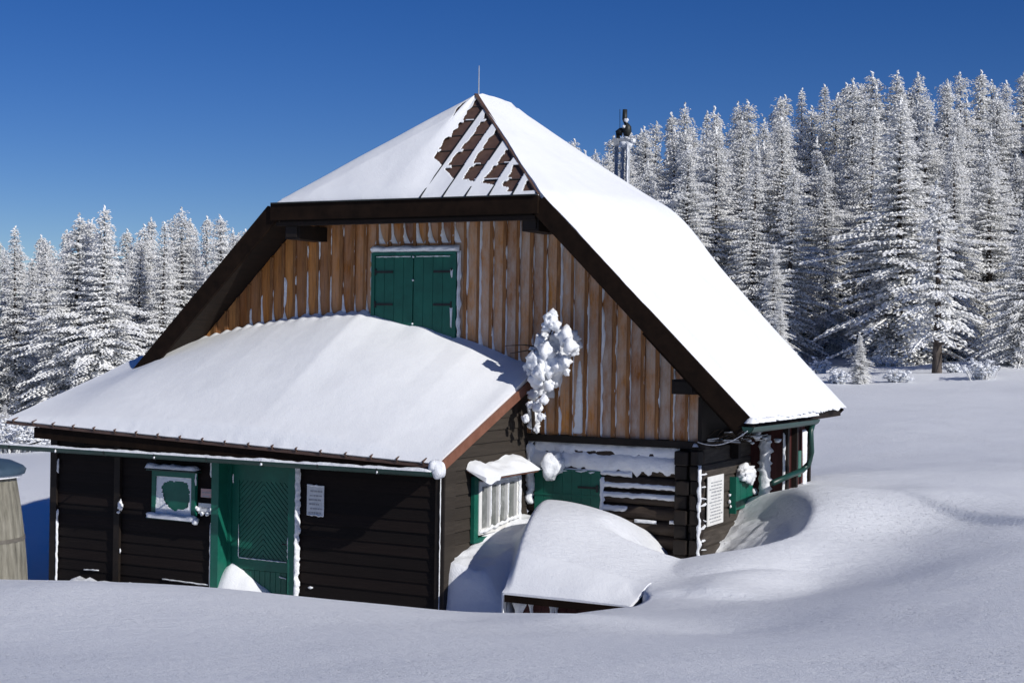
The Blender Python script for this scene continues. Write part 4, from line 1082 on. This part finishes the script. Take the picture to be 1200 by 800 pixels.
mb.blob(mloc(732, 169.5), .09, 2, .5, sc_=(1.1, .8, 1.1)); mb.blob(mloc(736.5, 169), .085, 2, .5, sc_=(1, .8, 1.3)); mb.blob(mloc(741, 165), .06, 2, .5); mb.blob(mloc(733.8, 160), .045, 2, .5); mb.blob(mloc(734.5, 141, -.04), .045, 2, .5); mb.blob(mloc(722, 165), .05, 2, .5); mb.blob(mloc(732, 149, -.05), .035, 2, .5)
z0_ = mloc(737, 216).z; z1_ = mloc(737, 168).z
mb.strip((b1.x + .01, b1.y - .05, z0_ - .6), (b1.x + .01, b1.y - .05, z1_), (1, 0, 0), (.3, -1, 0), rag(.03, 3, 16, .3), lambda t: .03)
mb.build('rime', M['rime'], mo, True)
# sagging cable from the corner to the eave
mb = MB(); a = Vector((SX + .02, GY - .1, GB + .0)); b = Vector(atX(876, 505, XE + .05)); pts = []
for i in range(17): t = i / 16; p = a.lerp(b, t); p.z -= .10 * 4 * t * (1 - t); pts.append(p)
mb.tube(pts, .006, 5); mb.build('cable', M['rime']); tag(bpy.data.objects['cable'], 'thin frosted cable sagging from the log corner to the eave gutter', 'cable')
bpy.data.objects['cable'].name = 'frosted_cable'

# rime-laden climbing shrub at the top corner of the annex roof
sb = empty('rimed_shrub', (-9.5, GY - .3, -1.45)); tag(sb, 'dead climbing shrub thick with lumpy rime against the board gable at the annex roof end', 'shrub')
SO = Vector(sb.location); mb = MB(); mr = MB()
path = [(626, 508), (624, 470), (632, 440), (638, 410), (646, 372)]
P_ = [Vector(atY(x_, y_, GY - .4)) - SO for x_, y_ in path]
mb.tube(P_, [.03, .025, .02, .015, .008], 7)
br = [((638, 415), (664, 392)), ((634, 430), (660, 420)), ((630, 440), (622, 415)), ((636, 412), (632, 398)), ((632, 440), (655, 440)), ((641, 400), (655, 380)), ((628, 460), (640, 470)), ((640, 408), (592, 405)), ((640, 412), (598, 414)), ((638, 404), (668, 410)), ((626, 480), (636, 490))]
for (a, b) in br:
    A_ = Vector(atY(a[0], a[1], GY - .4)) - SO; B_ = Vector(atY(b[0], b[1], GY - .30 - rnd.uniform(0, .2))) - SO
    mb.tube([A_, (A_ + B_) / 2 + Vector((rnd.uniform(-.03, .03), 0, .03)), B_], [.014, .01, .005], 5)
mb.build('stem', M['twig'], sb, True)
bl = [(648, 368, 5), (645, 374, 7), (650, 381, 6), (640, 384, 5), (655, 388, 5), (634, 401, 7), (638, 394, 5), (632, 396, 4), (662, 393, 9), (672, 396, 7), (675, 404, 7), (668, 405, 8), (655, 405, 10), (660, 414, 9), (648, 415, 11), (640, 412, 9), (630, 414, 8), (625, 422, 8), (636, 424, 10), (645, 430, 10), (652, 436, 8), (656, 428, 8), (662, 424, 7), (632, 436, 8), (628, 446, 8), (640, 444, 9), (650, 446, 7), (634, 456, 7), (626, 462, 6), (637, 468, 5), (630, 476, 6), (624, 484, 6), (628, 492, 6), (622, 498, 4), (634, 488, 4), (650, 398, 6), (643, 452, 6), (622, 436, 5), (673, 411, 5), (618, 430, 4), (664, 436, 4), (616, 490, 4), (621, 474, 4), (629, 502, 4)]
for i, (x_, y_, r_) in enumerate(bl):
    c = Vector(atY(x_, y_, GY - .25 - .55 * rnd.random())) - SO
    rw = r_ / 78.
    mr.blob(c, rw * 1.0, 3, .5, 2.6, sc_=(1, .9, 1.1))
    for k in range(2):
        d = Vector((rnd.gauss(0, 1), rnd.gauss(0, .8), rnd.gauss(0, 1))).normalized()
        mr.blob(c + d * rw * 1.05, rw * rnd.uniform(.2, .42), 2, .6)
mr.build('rime', M['rime'], sb, True)

# ------------------------------------------------------------------ little shed under the drift
sd = empty('snowed_in_shed', (-7.4, SHY + .3, -3.65)); tag(sd, 'small dark shed almost buried in a snow drift in front of the annex window', 'shed')
SD = Vector(sd.location)
mb = MB(); z2 = SHZ + .62
slab(mb, [(SHXL, SHY, SHZ), (SHXR, SHY, SHZ), (SHXR, SHY + .8, SHZ + .2), (SHXL, SHY + .8, SHZ + .2)], .03)
mb.v = [tuple(Vector(v) - SD) for v in mb.v]; rf = mb.build('roof', M['fascia'], sd)
mb = MB(); mb.bar((SHXL, SHY - .02, SHZ - .035), (SHXR, SHY - .02, SHZ - .035), .03, .085); mb.v = [tuple(Vector(v) - SD) for v in mb.v]; mb.build('eave_board', M['fascia'], rf)
mb = MB(); 
x = SHXL + .08
while x < SHXR - .1: mb.box(x, x + .15, SHY + .16 + rnd.uniform(0, .02), SHY + .2, -3.9, SHZ + .02); x += .16
mb.box(SHXL + .05, SHXR - .05, SHY + .201, SHY + .24, -3.9, SHZ + .03)
mb.v = [tuple(Vector(v) - SD) for v in mb.v]; mb.build('front_wall', M['maroon'], sd)
mb = MB(); yv = SHY + .03
vs = []
for y, zz in ((yv, SHZ - .04), (yv + .7, SHZ - .04 + .17)):
    for zb in (-3.9, zz):
        vs += [(SHXR - .035, y, zb), (SHXR + .0, y, zb)]
mb.add(vs, [(0, 2, 3, 1), (4, 5, 7, 6), (0, 4, 6, 2), (1, 3, 7, 5), (2, 6, 7, 3), (0, 1, 5, 4)])
mb.v = [tuple(Vector(v) - SD) for v in mb.v]; mb.build('side_wall', M['greyboard'], sd)
# snow on its roof follows the drift
rows = []
for i in range(33):
    yy_ = np.full(61, SHY - .03 + (16.62 - SHY + .03) * i / 32); xl0 = SHXL - .04 - .85 * np.clip((yy_ - 16.) / 2.6, 0, 1); xx_ = xl0 + (SHXR + .04 - xl0) * np.arange(61) / 60
    hh = height(xx_, np.maximum(yy_, SHY + .26), False); mm_ = mound_h(xx_, yy_); row = []
    for j in range(61):
        x, y = xx_[j], yy_[j]; zr = SHZ + (y - SHY) * .25; q = min(1, max(0, (y - SHY - .3) / .3))
        mz = float(mm_[j] * (1 - q) + min(hh[j], mm_[j]) * q)
        e = min(1, (y - SHY + .05) / .16); e2 = min(1, j / 3.); e3 = min(1, (60 - j) / 9.); q3 = min(1, max(0, (y - SHY - .15) / .35)); e3 = max(e3, q3)
        zz = zr + .03 + max(0.02, mz - zr - .02) * e ** .5 * (.5 + .5 * e2) * (.15 + .85 * e3)
        if i > 27: zz = min(zz, float(hh[j]) + .006 - .012 * (i - 28))
        row.append((tuple(Vector((x, y, zz)) - SD), tuple(Vector((x, y, (zr + .002) if j else -3.75)) - SD)))
    rows.append(row)
o = cap_grid('roof_snow', rows, rf, M['snow'])
mb = MB()
for x_, w_, l_ in ((SHXL + .08, .07, .5), (SHXL + .30, .035, .3), (SHXL + .52, .05, .28), (SHXL + .60, .02, .4), (SHXL + 1.1, .03, .12)): mb.strip((x_, SHY + .14, SHZ - .06 - l_), (x_ + rnd.uniform(-.05, .05), SHY + .14, SHZ - .06), (1, 0, 0), (0, -1, 0), lambda t: (w_ * (.3 + t * t) * (1 + .6 * N(t * 4, x_)), w_ * (.3 + t * t) * (1 + .6 * N(t * 4, x_, 4))), lambda t: .03)
mb.strip((SHXR - .30, SHY - .05, SHZ - .2), (SHXR - .30, SHY - .05, SHZ - .07), (1, 0, 0), (0, -1, 0), lambda t: (.03, .03), lambda t: .04)
mb.v = [tuple(Vector(v) - SD) for v in mb.v]; mb.build('wall_rime', M['rime'], sd, True)

# ------------------------------------------------------------------ barrel at the left edge
bc = atD(-34, 640, 16.6); bo = empty('wooden_barrel', (bc[0], bc[1], -3.75)); tag(bo, 'big weathered grey wooden barrel with blue lid at the left picture edge', 'barrel')
zt = atD(0, 556, 16.6)[2] + 3.75; mb = MB(); nst = 26; prof_ = []
K = 14
for i in range(K + 1):
    t = i / K; z = zt * t; R_ = .625 - .23 * max(0, t - .15) ** 2.1; prof_.append((z, R_))
vs = []; m_ = nst * 3
for z, R_ in prof_:
    for j in range(m_):
        a = 2 * PI * j / m_; rr_ = R_ - (.010 if j % 3 == 0 else 0); vs.append((rr_ * math.cos(a), rr_ * math.sin(a), z))
fs = [(i * m_ + j, i * m_ + (j + 1) % m_, (i + 1) * m_ + (j + 1) % m_, (i + 1) * m_ + j) for i in range(K) for j in range(m_)]
mb.add(vs, fs); mb.build('staves', M['barrel'], bo)
for t in (.28, .67):
    z = zt * t; R_ = .625 - .23 * max(0, t - .15) ** 2.1 + .004; mb = MB(); vs = []
    for zz, rr_ in ((z - .02, R_ - .003), (z - .02, R_ + .004), (z + .02, R_ + .002), (z + .02, R_ - .005)):
        for j in range(60): a = 2 * PI * j / 60; vs.append((rr_ * math.cos(a), rr_ * math.sin(a), zz))
    mb.add(vs, [(r_ * 60 + j, r_ * 60 + (j + 1) % 60, ((r_ + 1) % 4) * 60 + (j + 1) % 60, ((r_ + 1) % 4) * 60 + j) for r_ in range(4) for j in range(60)])
    mb.build('hoop', noise_mat('rusty_hoop', [(.3, (.10, .09, .075)), (.7, (.17, .155, .13))], (1, 1, 1), 9.) if 'rusty_hoop' not in bpy.data.materials else bpy.data.materials['rusty_hoop'], bo)
mb = MB(); vs = []; pr = [(.56, -.01), (.575, .04), (.54, .075), (.42, .13), (.2, .165), (.001, .175)]
for R_, z in pr:
    for j in range(48): a = 2 * PI * j / 48; vs.append((R_ * math.cos(a), R_ * math.sin(a), zt + z + .02))
fs = [(i * 48 + j, i * 48 + (j + 1) % 48, (i + 1) * 48 + (j + 1) % 48, (i + 1) * 48 + j) for i in range(len(pr) - 1) for j in range(48)]
mb.add(vs, fs); mb.build('lid', M['lid'], bo, True)
mb = MB(); mb.tube([(0, 0, zt - .02), (0, 0, zt + .015)], .53, 40); mb.build('snow_rim', M['rime'], bo)

# ------------------------------------------------------------------ spruces
def conifer(seed, H, R, step=.26, low=.04, clump=.8, dens=1.0, rime=1.0, irr=.25, pw=.72):
    r_ = random.Random(seed); V = []; F = []; MI = []
    z = H * low; U = Vector((0, 0, 1))
    def tuft(c, d, L, w, th, snow):
        d = d.normalized(); sd = d.cross(U)
        if sd.length < .1: sd = Vector((1, 0, 0))
        sd.normalize(); u = sd.cross(d); j = lambda k: 1 + r_.uniform(-k, k)
        n = len(V); V.extend((c - d * (L * .45 * j(.3)), c + d * (L * .6 * j(.35)), c + sd * (w * j(.5)) - d * (L * r_.uniform(-.2, .2)), c - sd * (w * j(.5)) - d * (L * r_.uniform(-.2, .2)), c + u * (th * j(.4)), c - u * (th * .8 * j(.4))))
        for f in ((1, 2, 4), (2, 0, 4), (0, 3, 4), (3, 1, 4)): F.append((f[0] + n, f[1] + n, f[2] + n)); MI.append(1 if snow > r_.random() else 0)
        for f in ((2, 1, 5), (0, 2, 5), (3, 0, 5), (1, 3, 5)): F.append((f[0] + n, f[1] + n, f[2] + n)); MI.append(1 if snow * .6 > r_.random() else 0)
    sect = [1 + irr * r_.uniform(-1, 1) for _ in range(6)]; waves = [(r_.uniform(1.5, 5), r_.uniform(0, 6), irr * .5) for _ in range(2)]
    lean = (r_.uniform(-.02, .02), r_.uniform(-.02, .02))
    while z < H * .985:
        t = z / H; rad = R * (1 - t) ** pw * (1 + sum(c_ * math.sin(a_ * z / 2 + b_) for a_, b_, c_ in waves)) * (1 if t > .12 else .75 + .25 * t / .12) * (1 + .22 * r_.uniform(-1, 1)) + .07
        nb = max(4, int((8 if t < .6 else 6) * dens)); a0 = r_.uniform(0, 6.28)
        for b in range(nb):
            az = a0 + 2 * PI * b / nb + r_.uniform(-.35, .35)
            L = rad * (1 + r_.uniform(-.38, .30)) * sect[int((az % (2 * PI)) / (2 * PI) * 6) % 6]
            if r_.random() < .05 + irr * .3: continue
            up0 = .55 * (t - .25) if t > .25 else -.12
            dr = .50 * (1 - t) + .12
            hd = Vector((math.cos(az), math.sin(az), 0)); sdv = Vector((-math.sin(az), math.cos(az), 0))
            k = max(2, int(L / (.19 * clump)))
            zz0 = z + r_.uniform(-.12, .12)
            for i in range(k):
                s = (i + .6) / k; dist_ = L * s
                if s < .12 and t < .7: continue
                hgt = zz0 + up0 * dist_ - dr * dist_ * s * .55
                d = hd + Vector((0, 0, up0 - dr * s * .9))
                c = Vector((lean[0] * z, lean[1] * z, hgt)) + hd * dist_
                sz = clump * (.21 * (1.15 - .35 * s)) * (1 - .40 * t)
                sn = (.40 + .60 * s) * rime
                tuft(c, d, sz * 1.7, sz * .50, sz * .38, sn)
                spread = (.42 * L * (1 - s) + .12) * .9
                for q in (-1, 1):
                    if s > .12:
                        dd = (hd * .75 + sdv * q * .75 + Vector((0, 0, -.22 - .25 * s))); o_ = r_.uniform(.4, 1)
                        tuft(c + sdv * q * spread * o_ + hd * .05 + Vector((0, 0, -.08 * o_ - .03)), dd, sz * 1.5, sz * .42, sz * .34, sn * .95)
                        if spread > .22: tuft(c + sdv * q * spread * .45 * o_ + Vector((0, 0, -.05)), dd, sz * 1.35, sz * .45, sz * .32, sn * .8)
        z += step * (1 - .35 * t) * r_.uniform(.8, 1.2)
    for i in range(9): tuft(Vector((lean[0] * H + r_.uniform(-.05, .05), lean[1] * H + r_.uniform(-.05, .05), H * .97 + i * .06)), Vector((r_.uniform(-.7, .7), r_.uniform(-.7, .7), 1)), .2, .06, .06, 1)
    mb = MB(); mb.v = [tuple(v) for v in V]; mb.f = F; mb.m = MI
    tr = MB(); tr.tube([(0, 0, -.6), (lean[0] * H * .3, lean[1] * H * .3, H * .3), (lean[0] * H * .7, lean[1] * H * .7, H * .7), (lean[0] * H, lean[1] * H, H * .98)], [.016 * H, .012 * H, .005 * H, .01], 9)
    return mb, tr
protos = []
for k, (H, R, cl, ir, pw_) in enumerate(((13, 2.35, .8, .25, .72), (13, 1.9, .85, .35, .6), (13, 2.9, 1.0, .3, .8), (13, 2.1, .75, .2, .9), (13, 1.65, .8, .4, .55), (13, 2.5, .95, .45, .7), (13, 2.2, .9, .55, .85), (13, 1.9, 1.05, .5, .65))):
    c, t = conifer(100 + k, H, R, clump=cl, irr=ir, pw=pw_); 
    mc = c.build('crown', [M['needle'], M['tree_rime']]); mt = t.build('trunk', M['bark'], None, True)
    protos.append((mc.data, mt.data, H)); bpy.data.objects.remove(mc); bpy.data.objects.remove(mt)
def plant(px_, D, ytop, label, group, k=None, wid=None, hmin=6, hmax=17.5, name='snowy_spruce'):
    p = atD(px_, 400, D); z = hz(p[0], p[1]); zt = atD(px_, ytop, D)[2]
    Hh = min(hmax, max(hmin, zt - z)); k = rnd.randrange(len(protos)) if k is None else k
    cm, tm, H = protos[k]
    o = empty(name, (p[0], p[1], z), rnd.uniform(0, 6.28)); s = Hh / H; w_ = wid or rnd.uniform(.98, 1.28) * (1.0 + .25 * (1 - min(1, s)))
    o.scale = (s * w_, s * w_, s); tag(o, label, 'tree', group)
    for nme, md in (('trunk', tm), ('crown', cm)):
        c = bpy.data.objects.new(nme, md); COL.objects.link(c); c.parent = o
    return o
# right-hand forest
env = lambda x, P: float(np.interp(x, [p[0] for p in P], [p[1] for p in P]))
ER = [(640, 200), (680, 158), (720, 160), (750, 132), (800, 122), (850, 112), (900, 103), (940, 98), (970, 86), (1050, 84), (1110, 78), (1155, 76), (1200, 88), (1300, 95)]
EL = [(-150, 290), (0, 272), (50, 266), (85, 254), (120, 246), (160, 258), (215, 246), (260, 252), (300, 262), (420, 300)]
cnt = 0
x = 655
while x < 1330:
    plant(x + rnd.uniform(-4, 4), rnd.uniform(118, 126), env(x, ER) + rnd.uniform(0, 26), 'distant rimed spruce of the back rows on the rising slope right of the hut', 'back rows of the forest right of the hut'); x += rnd.uniform(15, 24)
x = 668
while x < 1330:
    plant(x + rnd.uniform(-5, 5), rnd.uniform(103, 112), env(x, ER) + rnd.uniform(8, 52), 'rimed spruce in the middle rows of the forest right of the hut', 'middle rows of the forest right of the hut'); x += rnd.uniform(19, 30)
x = 700
while x < 1330:
    plant(x + rnd.uniform(-6, 6), rnd.uniform(90, 97), env(x, ER) + rnd.uniform(25, 100), 'rimed spruce just behind the front row of the forest right of the hut', 'second row of the forest right of the hut'); x += rnd.uniform(27, 40)
FR = [(758, 88, 190, 0, 'slim rimed spruce right behind the weather mast'), (800, 86, 172, 4, 'tall narrow rimed spruce a little right of the weather mast'), (838, 88, 150, 1, 'tall rimed spruce over the middle of the right roof slope'),
      (880, 85, 175, 3, 'rimed spruce over the lower half of the right roof slope'), (922, 84, 200, 1, 'slender spruce with heavy rime above the roof eave at the forest edge'),
      (905, 80, 292, 4, 'shaded lower spruce just above the right eave of the roof'), (968, 88, 195, 4, 'spruce standing back in the dark gap left of the big bushy spruce'),
      (1052, 80, 118, 2, 'big bushy white spruce reaching the snow in the middle of the forest edge'), (1120, 82, 165, 3, 'tall spruce right behind the bare trunked tree'),
      (1160, 84, 178, 5, 'tall rimed spruce right of the layered spruce'), (1198, 72, 250, 2, 'dark based broad spruce at the right picture edge'), (1255, 76, 150, 5, 'spruce just beyond the right picture edge'), (1015, 90, 130, 3, 'tall spruce close behind the left side of the big bushy spruce')]
for a_, D, yt, k, lab in FR: plant(a_, D, yt, lab, 'front row of the forest right of the hut', k, wid=1.3 if k in (2, 5) else 1.15)
plant(914, 70, 352, 'small young spruce peeking over the right roof slope', 'young spruces on the meadow', 4, wid=1.2, hmin=1.5)
plant(1008, 66, 392, 'small young snowy spruce on the meadow at the forest edge', 'young spruces on the meadow', 2, wid=1.5, hmin=1.5)
# behind the hut (mostly hidden)
x = 330
while x < 650:
    plant(x, rnd.uniform(85, 110), 262 - (x - 330) * .12 + rnd.uniform(0, 30), 'spruce of the forest hidden behind the hut', 'forest behind the hut'); x += 26
# left-hand forest
x = -120
while x < 330:
    plant(x + rnd.uniform(-4, 4), rnd.uniform(98, 106), env(x, EL) + rnd.uniform(2, 22), 'distant rimed spruce of the back row left of the hut', 'back row of the forest left of the hut'); x += rnd.uniform(14, 22)
x = -110
while x < 320:
    plant(x + rnd.uniform(-5, 5), rnd.uniform(88, 95), env(x, EL) + rnd.uniform(8, 45), 'rimed spruce in the second row of the forest left of the hut', 'second row of the forest left of the hut'); x += rnd.uniform(18, 28)
FL = [(-40, 78, 300, 0, 'spruce just beyond the left picture edge'), (20, 80, 268, 3, 'tall spruce at the left picture edge above the annex roof corner'), (52, 84, 300, 1, 'shaded spruce second from the left picture edge'),
      (86, 78, 252, 5, 'tall bright rimed spruce above the left part of the annex roof'), (120, 77, 244, 2, 'tallest broad rimed spruce left of the hut, reaching highest into the sky'), (160, 82, 280, 4, 'narrow spruce right of the tallest one left of the hut'),
      (188, 80, 262, 3, 'rimed spruce above the lower end of the left roof verge'), (216, 83, 246, 0, 'spruce with a high pointed top left of the hut gable'), (262, 82, 254, 1, 'spruce nearest to the hut gable on its left side'), (-90, 80, 290, 2, 'broad spruce out of view to the left')]
for a_, D, yt, k, lab in FL: plant(a_, D, yt, lab, 'front row of the forest left of the hut', k)
plant(8, 58, 474, 'small snowy spruce at the far left behind the annex roof corner', 'young spruces on the meadow', 4, wid=1.4, hmin=1.5)

# bare-trunked tree on the meadow at right
c, t = conifer(300, 9.6, 2.5, step=.34, low=.20, clump=1.1, dens=.8, rime=1.1)
bp = atD(1098, 428, 70); bz = hz(bp[0], bp[1])
bt_ = empty('bare_trunked_spruce', (bp[0], bp[1], bz)); tag(bt_, 'spruce with a thick bare lower trunk standing alone on the snowy meadow at right', 'tree')
co = c.build('crown', [M['needle'], M['tree_rime']], bt_); tr = MB(); tr.tube([(0, 0, -.5), (0, 0, .05), (.02, 0, 1.7), (0, 0, 2.8), (0, 0, 9)], [.30, .26, .21, .17, .03], 12)
for i in range(7):
    a_ = rnd.uniform(-.9, .9) + (0 if i % 2 else PI * .1); z = rnd.uniform(1.0, 2.6); L = rnd.uniform(.8, 1.9)
    tr.tube([(0, 0, z), (L * .5 * math.cos(a_), L * .5 * math.sin(a_), z - .05), (L * math.cos(a_), L * math.sin(a_), z - .25)], [.05, .03, .012], 6)
tr.build('trunk', M['bark'], bt_, True)
bt_.scale = (.92, .92, .92)
# snowy shrubs on the meadow and behind the left gutter
def shrub(px_, py_, D, W, H_, label, seed, grp='snowy shrubs on the meadow'):
    r_ = random.Random(seed); p = atD(px_, py_, D); z = hz(p[0], p[1]); o = empty('snowy_shrub', (p[0], p[1], z)); tag(o, label, 'shrub', grp)
    mb = MB(); mr = MB()
    for i in range(int(34 * W)):
        a = r_.uniform(0, 2 * PI); x0_ = r_.gauss(0, W * .33); y0_ = r_.gauss(0, W * .25); h = H_ * r_.uniform(.4, 1) * math.exp(-(x0_ / W) ** 2)
        q = Vector((x0_ + .3 * h * math.cos(a), y0_ + .3 * h * math.sin(a), h)); mb.tube([(x0_ * .6, y0_ * .6, -.1), q * .6 + Vector((x0_, y0_, 0)) * .2, q], [.03, .02, .01], 5)
        for k in range(9):
            c = q * r_.uniform(.3, 1.08) + Vector((r_.gauss(0, .12), r_.gauss(0, .12), r_.gauss(0, .05))); mr.blob(c, r_.uniform(.02, .085), 1, .7, sc_=(1.2, 1.2, .6))
    mb.build('twigs', M['needle'], o); mr.build('snow_cover', M['rime'], o)
shrub(1152, 436, 66, 1.15, .95, 'wide frosted shrub on the meadow right of the bare trunked tree', 1)
shrub(1120, 428, 70, .8, .4, 'low snowy shrub right beside the bare trunked tree', 2)
shrub(1052, 437, 66, 1.0, .5, 'low snowy shrub between the young spruce and the bare trunked tree', 3)
shrub(982, 432, 66, .8, .6, 'snow laden shrub left of the young spruce on the meadow', 4)
shrub(962, 408, 74, .6, .8, 'small round snow laden shrub near the roof edge at the forest', 5)
shrub(1040, 412, 78, 1.6, .6, 'snowy undergrowth at the foot of the big bushy spruce', 6)
shrub(1180, 420, 78, 1.0, .5, 'snowy undergrowth under the spruce at the right picture edge', 7)
shrub(12, 522, 56, 1.6, 1.5, 'snow covered bush seen between annex roof and gutter at the far left', 8)
shrub(42, 524, 56, 1.0, 1.1, 'snow covered bush beside the annex corner seen above the gutter', 9)
shrub(57, 524, 58, .7, 1.1, 'narrow snow covered bush touching the annex corner above the gutter', 10)

# ------------------------------------------------------------------ light, sky, camera
EL_, AZ_ = math.radians(30), math.radians(17.5)
s = Vector((math.cos(EL_) * math.cos(AZ_), -math.cos(EL_) * math.sin(AZ_), math.sin(EL_)))
ld = bpy.data.lights.new('sun', 'SUN'); ld.energy = 3.9; ld.angle = math.radians(.5); ld.color = (1.0, .965, .91)
lo = bpy.data.objects.new('sun', ld); COL.objects.link(lo); lo.rotation_euler = s.to_track_quat('Z', 'Y').to_euler(); lo.location = s * 60
w = bpy.data.worlds.new('World'); sc.world = w; w.use_nodes = True; nt = w.node_tree
bg = nt.nodes['Background']; bg.inputs['Strength'].default_value = .09
sk = nt.nodes.new('ShaderNodeTexSky'); sk.sky_type = 'NISHITA'; sk.sun_disc = False; sk.sun_elevation = EL_; sk.sun_rotation = math.atan2(s.x, s.y)
sk.altitude = 2500; sk.air_density = 1.0; sk.dust_density = 0; sk.ozone_density = 4.0
hs_ = nt.nodes.new('ShaderNodeHueSaturation'); hs_.inputs['Saturation'].default_value = 1.30; hs_.inputs['Hue'].default_value = .518; hs_.inputs['Value'].default_value = .70; nt.links.new(sk.outputs[0], hs_.inputs['Color'])
nt.links.new(hs_.outputs[0], bg.inputs['Color'])
cam = bpy.data.cameras.new('camera'); co_ = bpy.data.objects.new('camera', cam); COL.objects.link(co_); sc.camera = co_
cam.sensor_width = 36; cam.lens = FOC / 1200 * 36; cam.shift_y = (HY - 400) / 1200; cam.clip_end = 3000; cam.clip_start = .05
r3 = (Vector(RT) + Vector(UP) * ROLL).normalized(); u3 = (Vector(UP) - Vector(RT) * ROLL).normalized(); f3 = -Vector(FW)
mtx = Matrix(((r3.x, u3.x, f3.x, 0), (r3.y, u3.y, f3.y, 0), (r3.z, u3.z, f3.z, 0), (0, 0, 0, 1))); co_.matrix_world = mtx
sc.view_settings.view_transform = 'Standard'; sc.view_settings.look = 'None'; sc.view_settings.exposure = .06; sc.view_settings.gamma = 1
sc.render.engine = 'CYCLES'; sc.render.resolution_x = 1024; sc.render.resolution_y = 682
